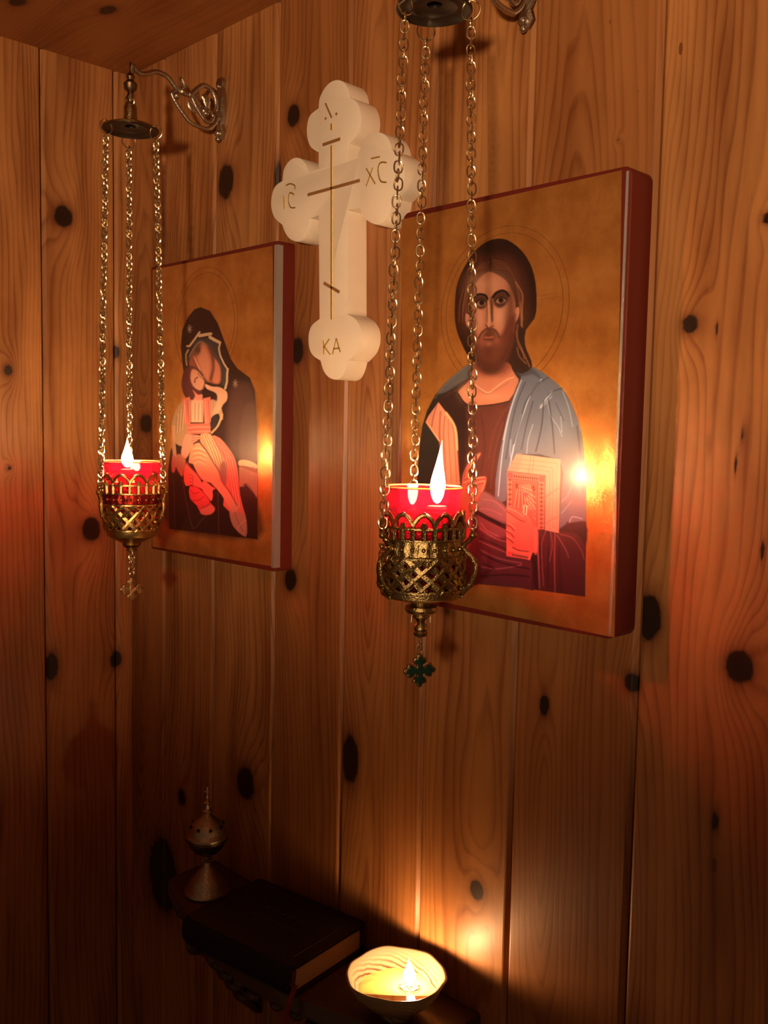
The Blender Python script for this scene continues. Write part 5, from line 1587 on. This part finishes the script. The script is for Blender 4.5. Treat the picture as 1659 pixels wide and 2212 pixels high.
# worn stamped title on the cover
b = MB()
def onbook(u, v): return bo + ln_dir * u + fr_dir * v + np.array([0, 0, BZ1 + 0.0002])
for row, (v0, n) in enumerate(((0.060, 9), (0.088, 12))):
    for k in range(n):
        u = LB * 0.5 - n * 0.0045 + k * 0.009
        p0 = onbook(u, v0); p1 = onbook(u + 0.001, v0 + 0.009)
        b.tube([p0, p1], 0.0005, 4); b.tube([p0, onbook(u + 0.005, v0 + (0.0 if k % 2 else 0.009))], 0.0005, 4)
b.tube([onbook(0.02, 0.02), onbook(LB - .02, 0.02), onbook(LB - .02, W_ - .02), onbook(.02, W_ - .02)], 0.0005, 4, closed=True)
o_ = b.build('stamped_title', M['stamp'], book); o_['label'] = 'worn stamped title, illegible'
b = MB()
pr0 = bo + fr_dir * (W_ - 0.003) - ln_dir * 0.002
rb = [np.array([*(pr0[:2]), BZ0 + 0.020]), np.array([*(pr0 + fr_dir * .010 - ln_dir * .003)[:2], BZ0 + 0.012]), np.array([*(pr0 + fr_dir * .018 - ln_dir * .001)[:2], BZ0 - 0.010]), np.array([*(pr0 + fr_dir * .016 + ln_dir * .002)[:2], BZ0 - 0.060]), np.array([*(pr0 + fr_dir * .014 + ln_dir * .006)[:2], BZ0 - 0.12])]
rb = cr(rb, 5, False)
vs = []
for p in rb:
    vs += [p - ln_dir * 0.004, p + ln_dir * 0.004, p + ln_dir * 0.004 + fr_dir * .0008, p - ln_dir * 0.004 + fr_dir * .0008]
fs = []
for k in range(len(rb) - 1):
    for j in range(4): fs.append((4 * k + j, 4 * k + (j + 1) % 4, 4 * k + 4 + (j + 1) % 4, 4 * k + 4 + j))
b.add(vs, fs, False)
o_ = b.build('ribbon_marker', M['ribbon'], book); o_['label'] = 'red ribbon marker'

# --- onyx bowl with floating wick
ZRIM = ZS + 0.060
pb = at_z(856, 2104, ZRIM)
BX, BY = pb[0], pb[1]
BRR = 0.0705
print('bowl', pb)
bowl = empty('oil_bowl', (BX, BY, ZS))
tag(bowl, 'banded onyx bowl of oil with a burning floating wick on the shelf', 'bowl')
n = 72
prof = [(0.0001, 0.0005), (0.020, 0.0005), (0.023, 0.002), (0.0225, 0.005), (0.0175, 0.009), (0.019, 0.012), (0.035, 0.018), (0.051, 0.030), (0.0622, 0.044), (0.0685, 0.057), (BRR, 0.0605), (BRR - .0015, 0.0620), (BRR - .0045, 0.0610), (0.0620, 0.050), (0.054, 0.040), (0.040, 0.029), (0.018, 0.022), (0.0001, 0.020)]
vs = []
for i, (r_, z_) in enumerate(prof):
    for k in range(n):
        w = 2 * PI * k / n
        amp = max(0, z_ - 0.03) / 0.03
        r2_ = r_ * (1 + 0.016 * amp * math.sin(3 * w + 1) + 0.010 * amp * math.sin(7 * w + 2) + 0.006 * amp * math.sin(13 * w))
        vs.append((BX + r2_ * math.cos(w), BY + r2_ * math.sin(w), ZS + z_ + 0.0012 * amp * math.sin(5 * w + .5)))
b = MB(); b.add(vs, [(i * n + k, i * n + (k + 1) % n, (i + 1) * n + (k + 1) % n, (i + 1) * n + k) for i in range(len(prof) - 1) for k in range(n)], True)
b.build('bowl_body', M['onyx'], bowl, sharp=False)
zo = ZS + 0.038
b = MB(); b.lathe([(0.0001, 0), (0.0515, 0), (0.0525, 0.0006), (0.049, -0.003), (0.037, -.0095), (0.0001, -0.013)], (BX, BY, zo), 48)
b.build('oil', M['oil'], bowl)
pf = at_z(884, 2133, zo)
dv = np.array([pf[0] - BX, pf[1] - BY]); dl = np.linalg.norm(dv)
if dl > 0.028: dv *= 0.028 / dl
FX, FY = BX + dv[0], BY + dv[1]
b = MB()
b.lathe([(0.0001, 0.0015), (0.0035, 0.001), (0.004, -0.001), (0.0001, -0.0015)], (FX, FY, zo + 0.0028), 16)
for k in range(7):
    w = 2 * PI * k / 7
    ring(b, (FX + 0.0090 * math.cos(w), FY + 0.0090 * math.sin(w), zo + 0.0025), 0.0042, 0.0006, (0, 0, 1), 12, 5)
ring(b, (FX, FY, zo + 0.0018), 0.0138, 0.0007, (0, 0, 1), 24, 5)
b.build('wick_float', M['nickel'], bowl)
b = MB(); b.tube([(FX, FY, zo + .003), (FX, FY, zo + .010)], 0.001, 6); b.build('wick', M['wick'], bowl)
flame_obj((FX, FY, zo + 0.0065), 0.036, 0.0092, bowl, lean=(-0.002, 0), material='small_flame')
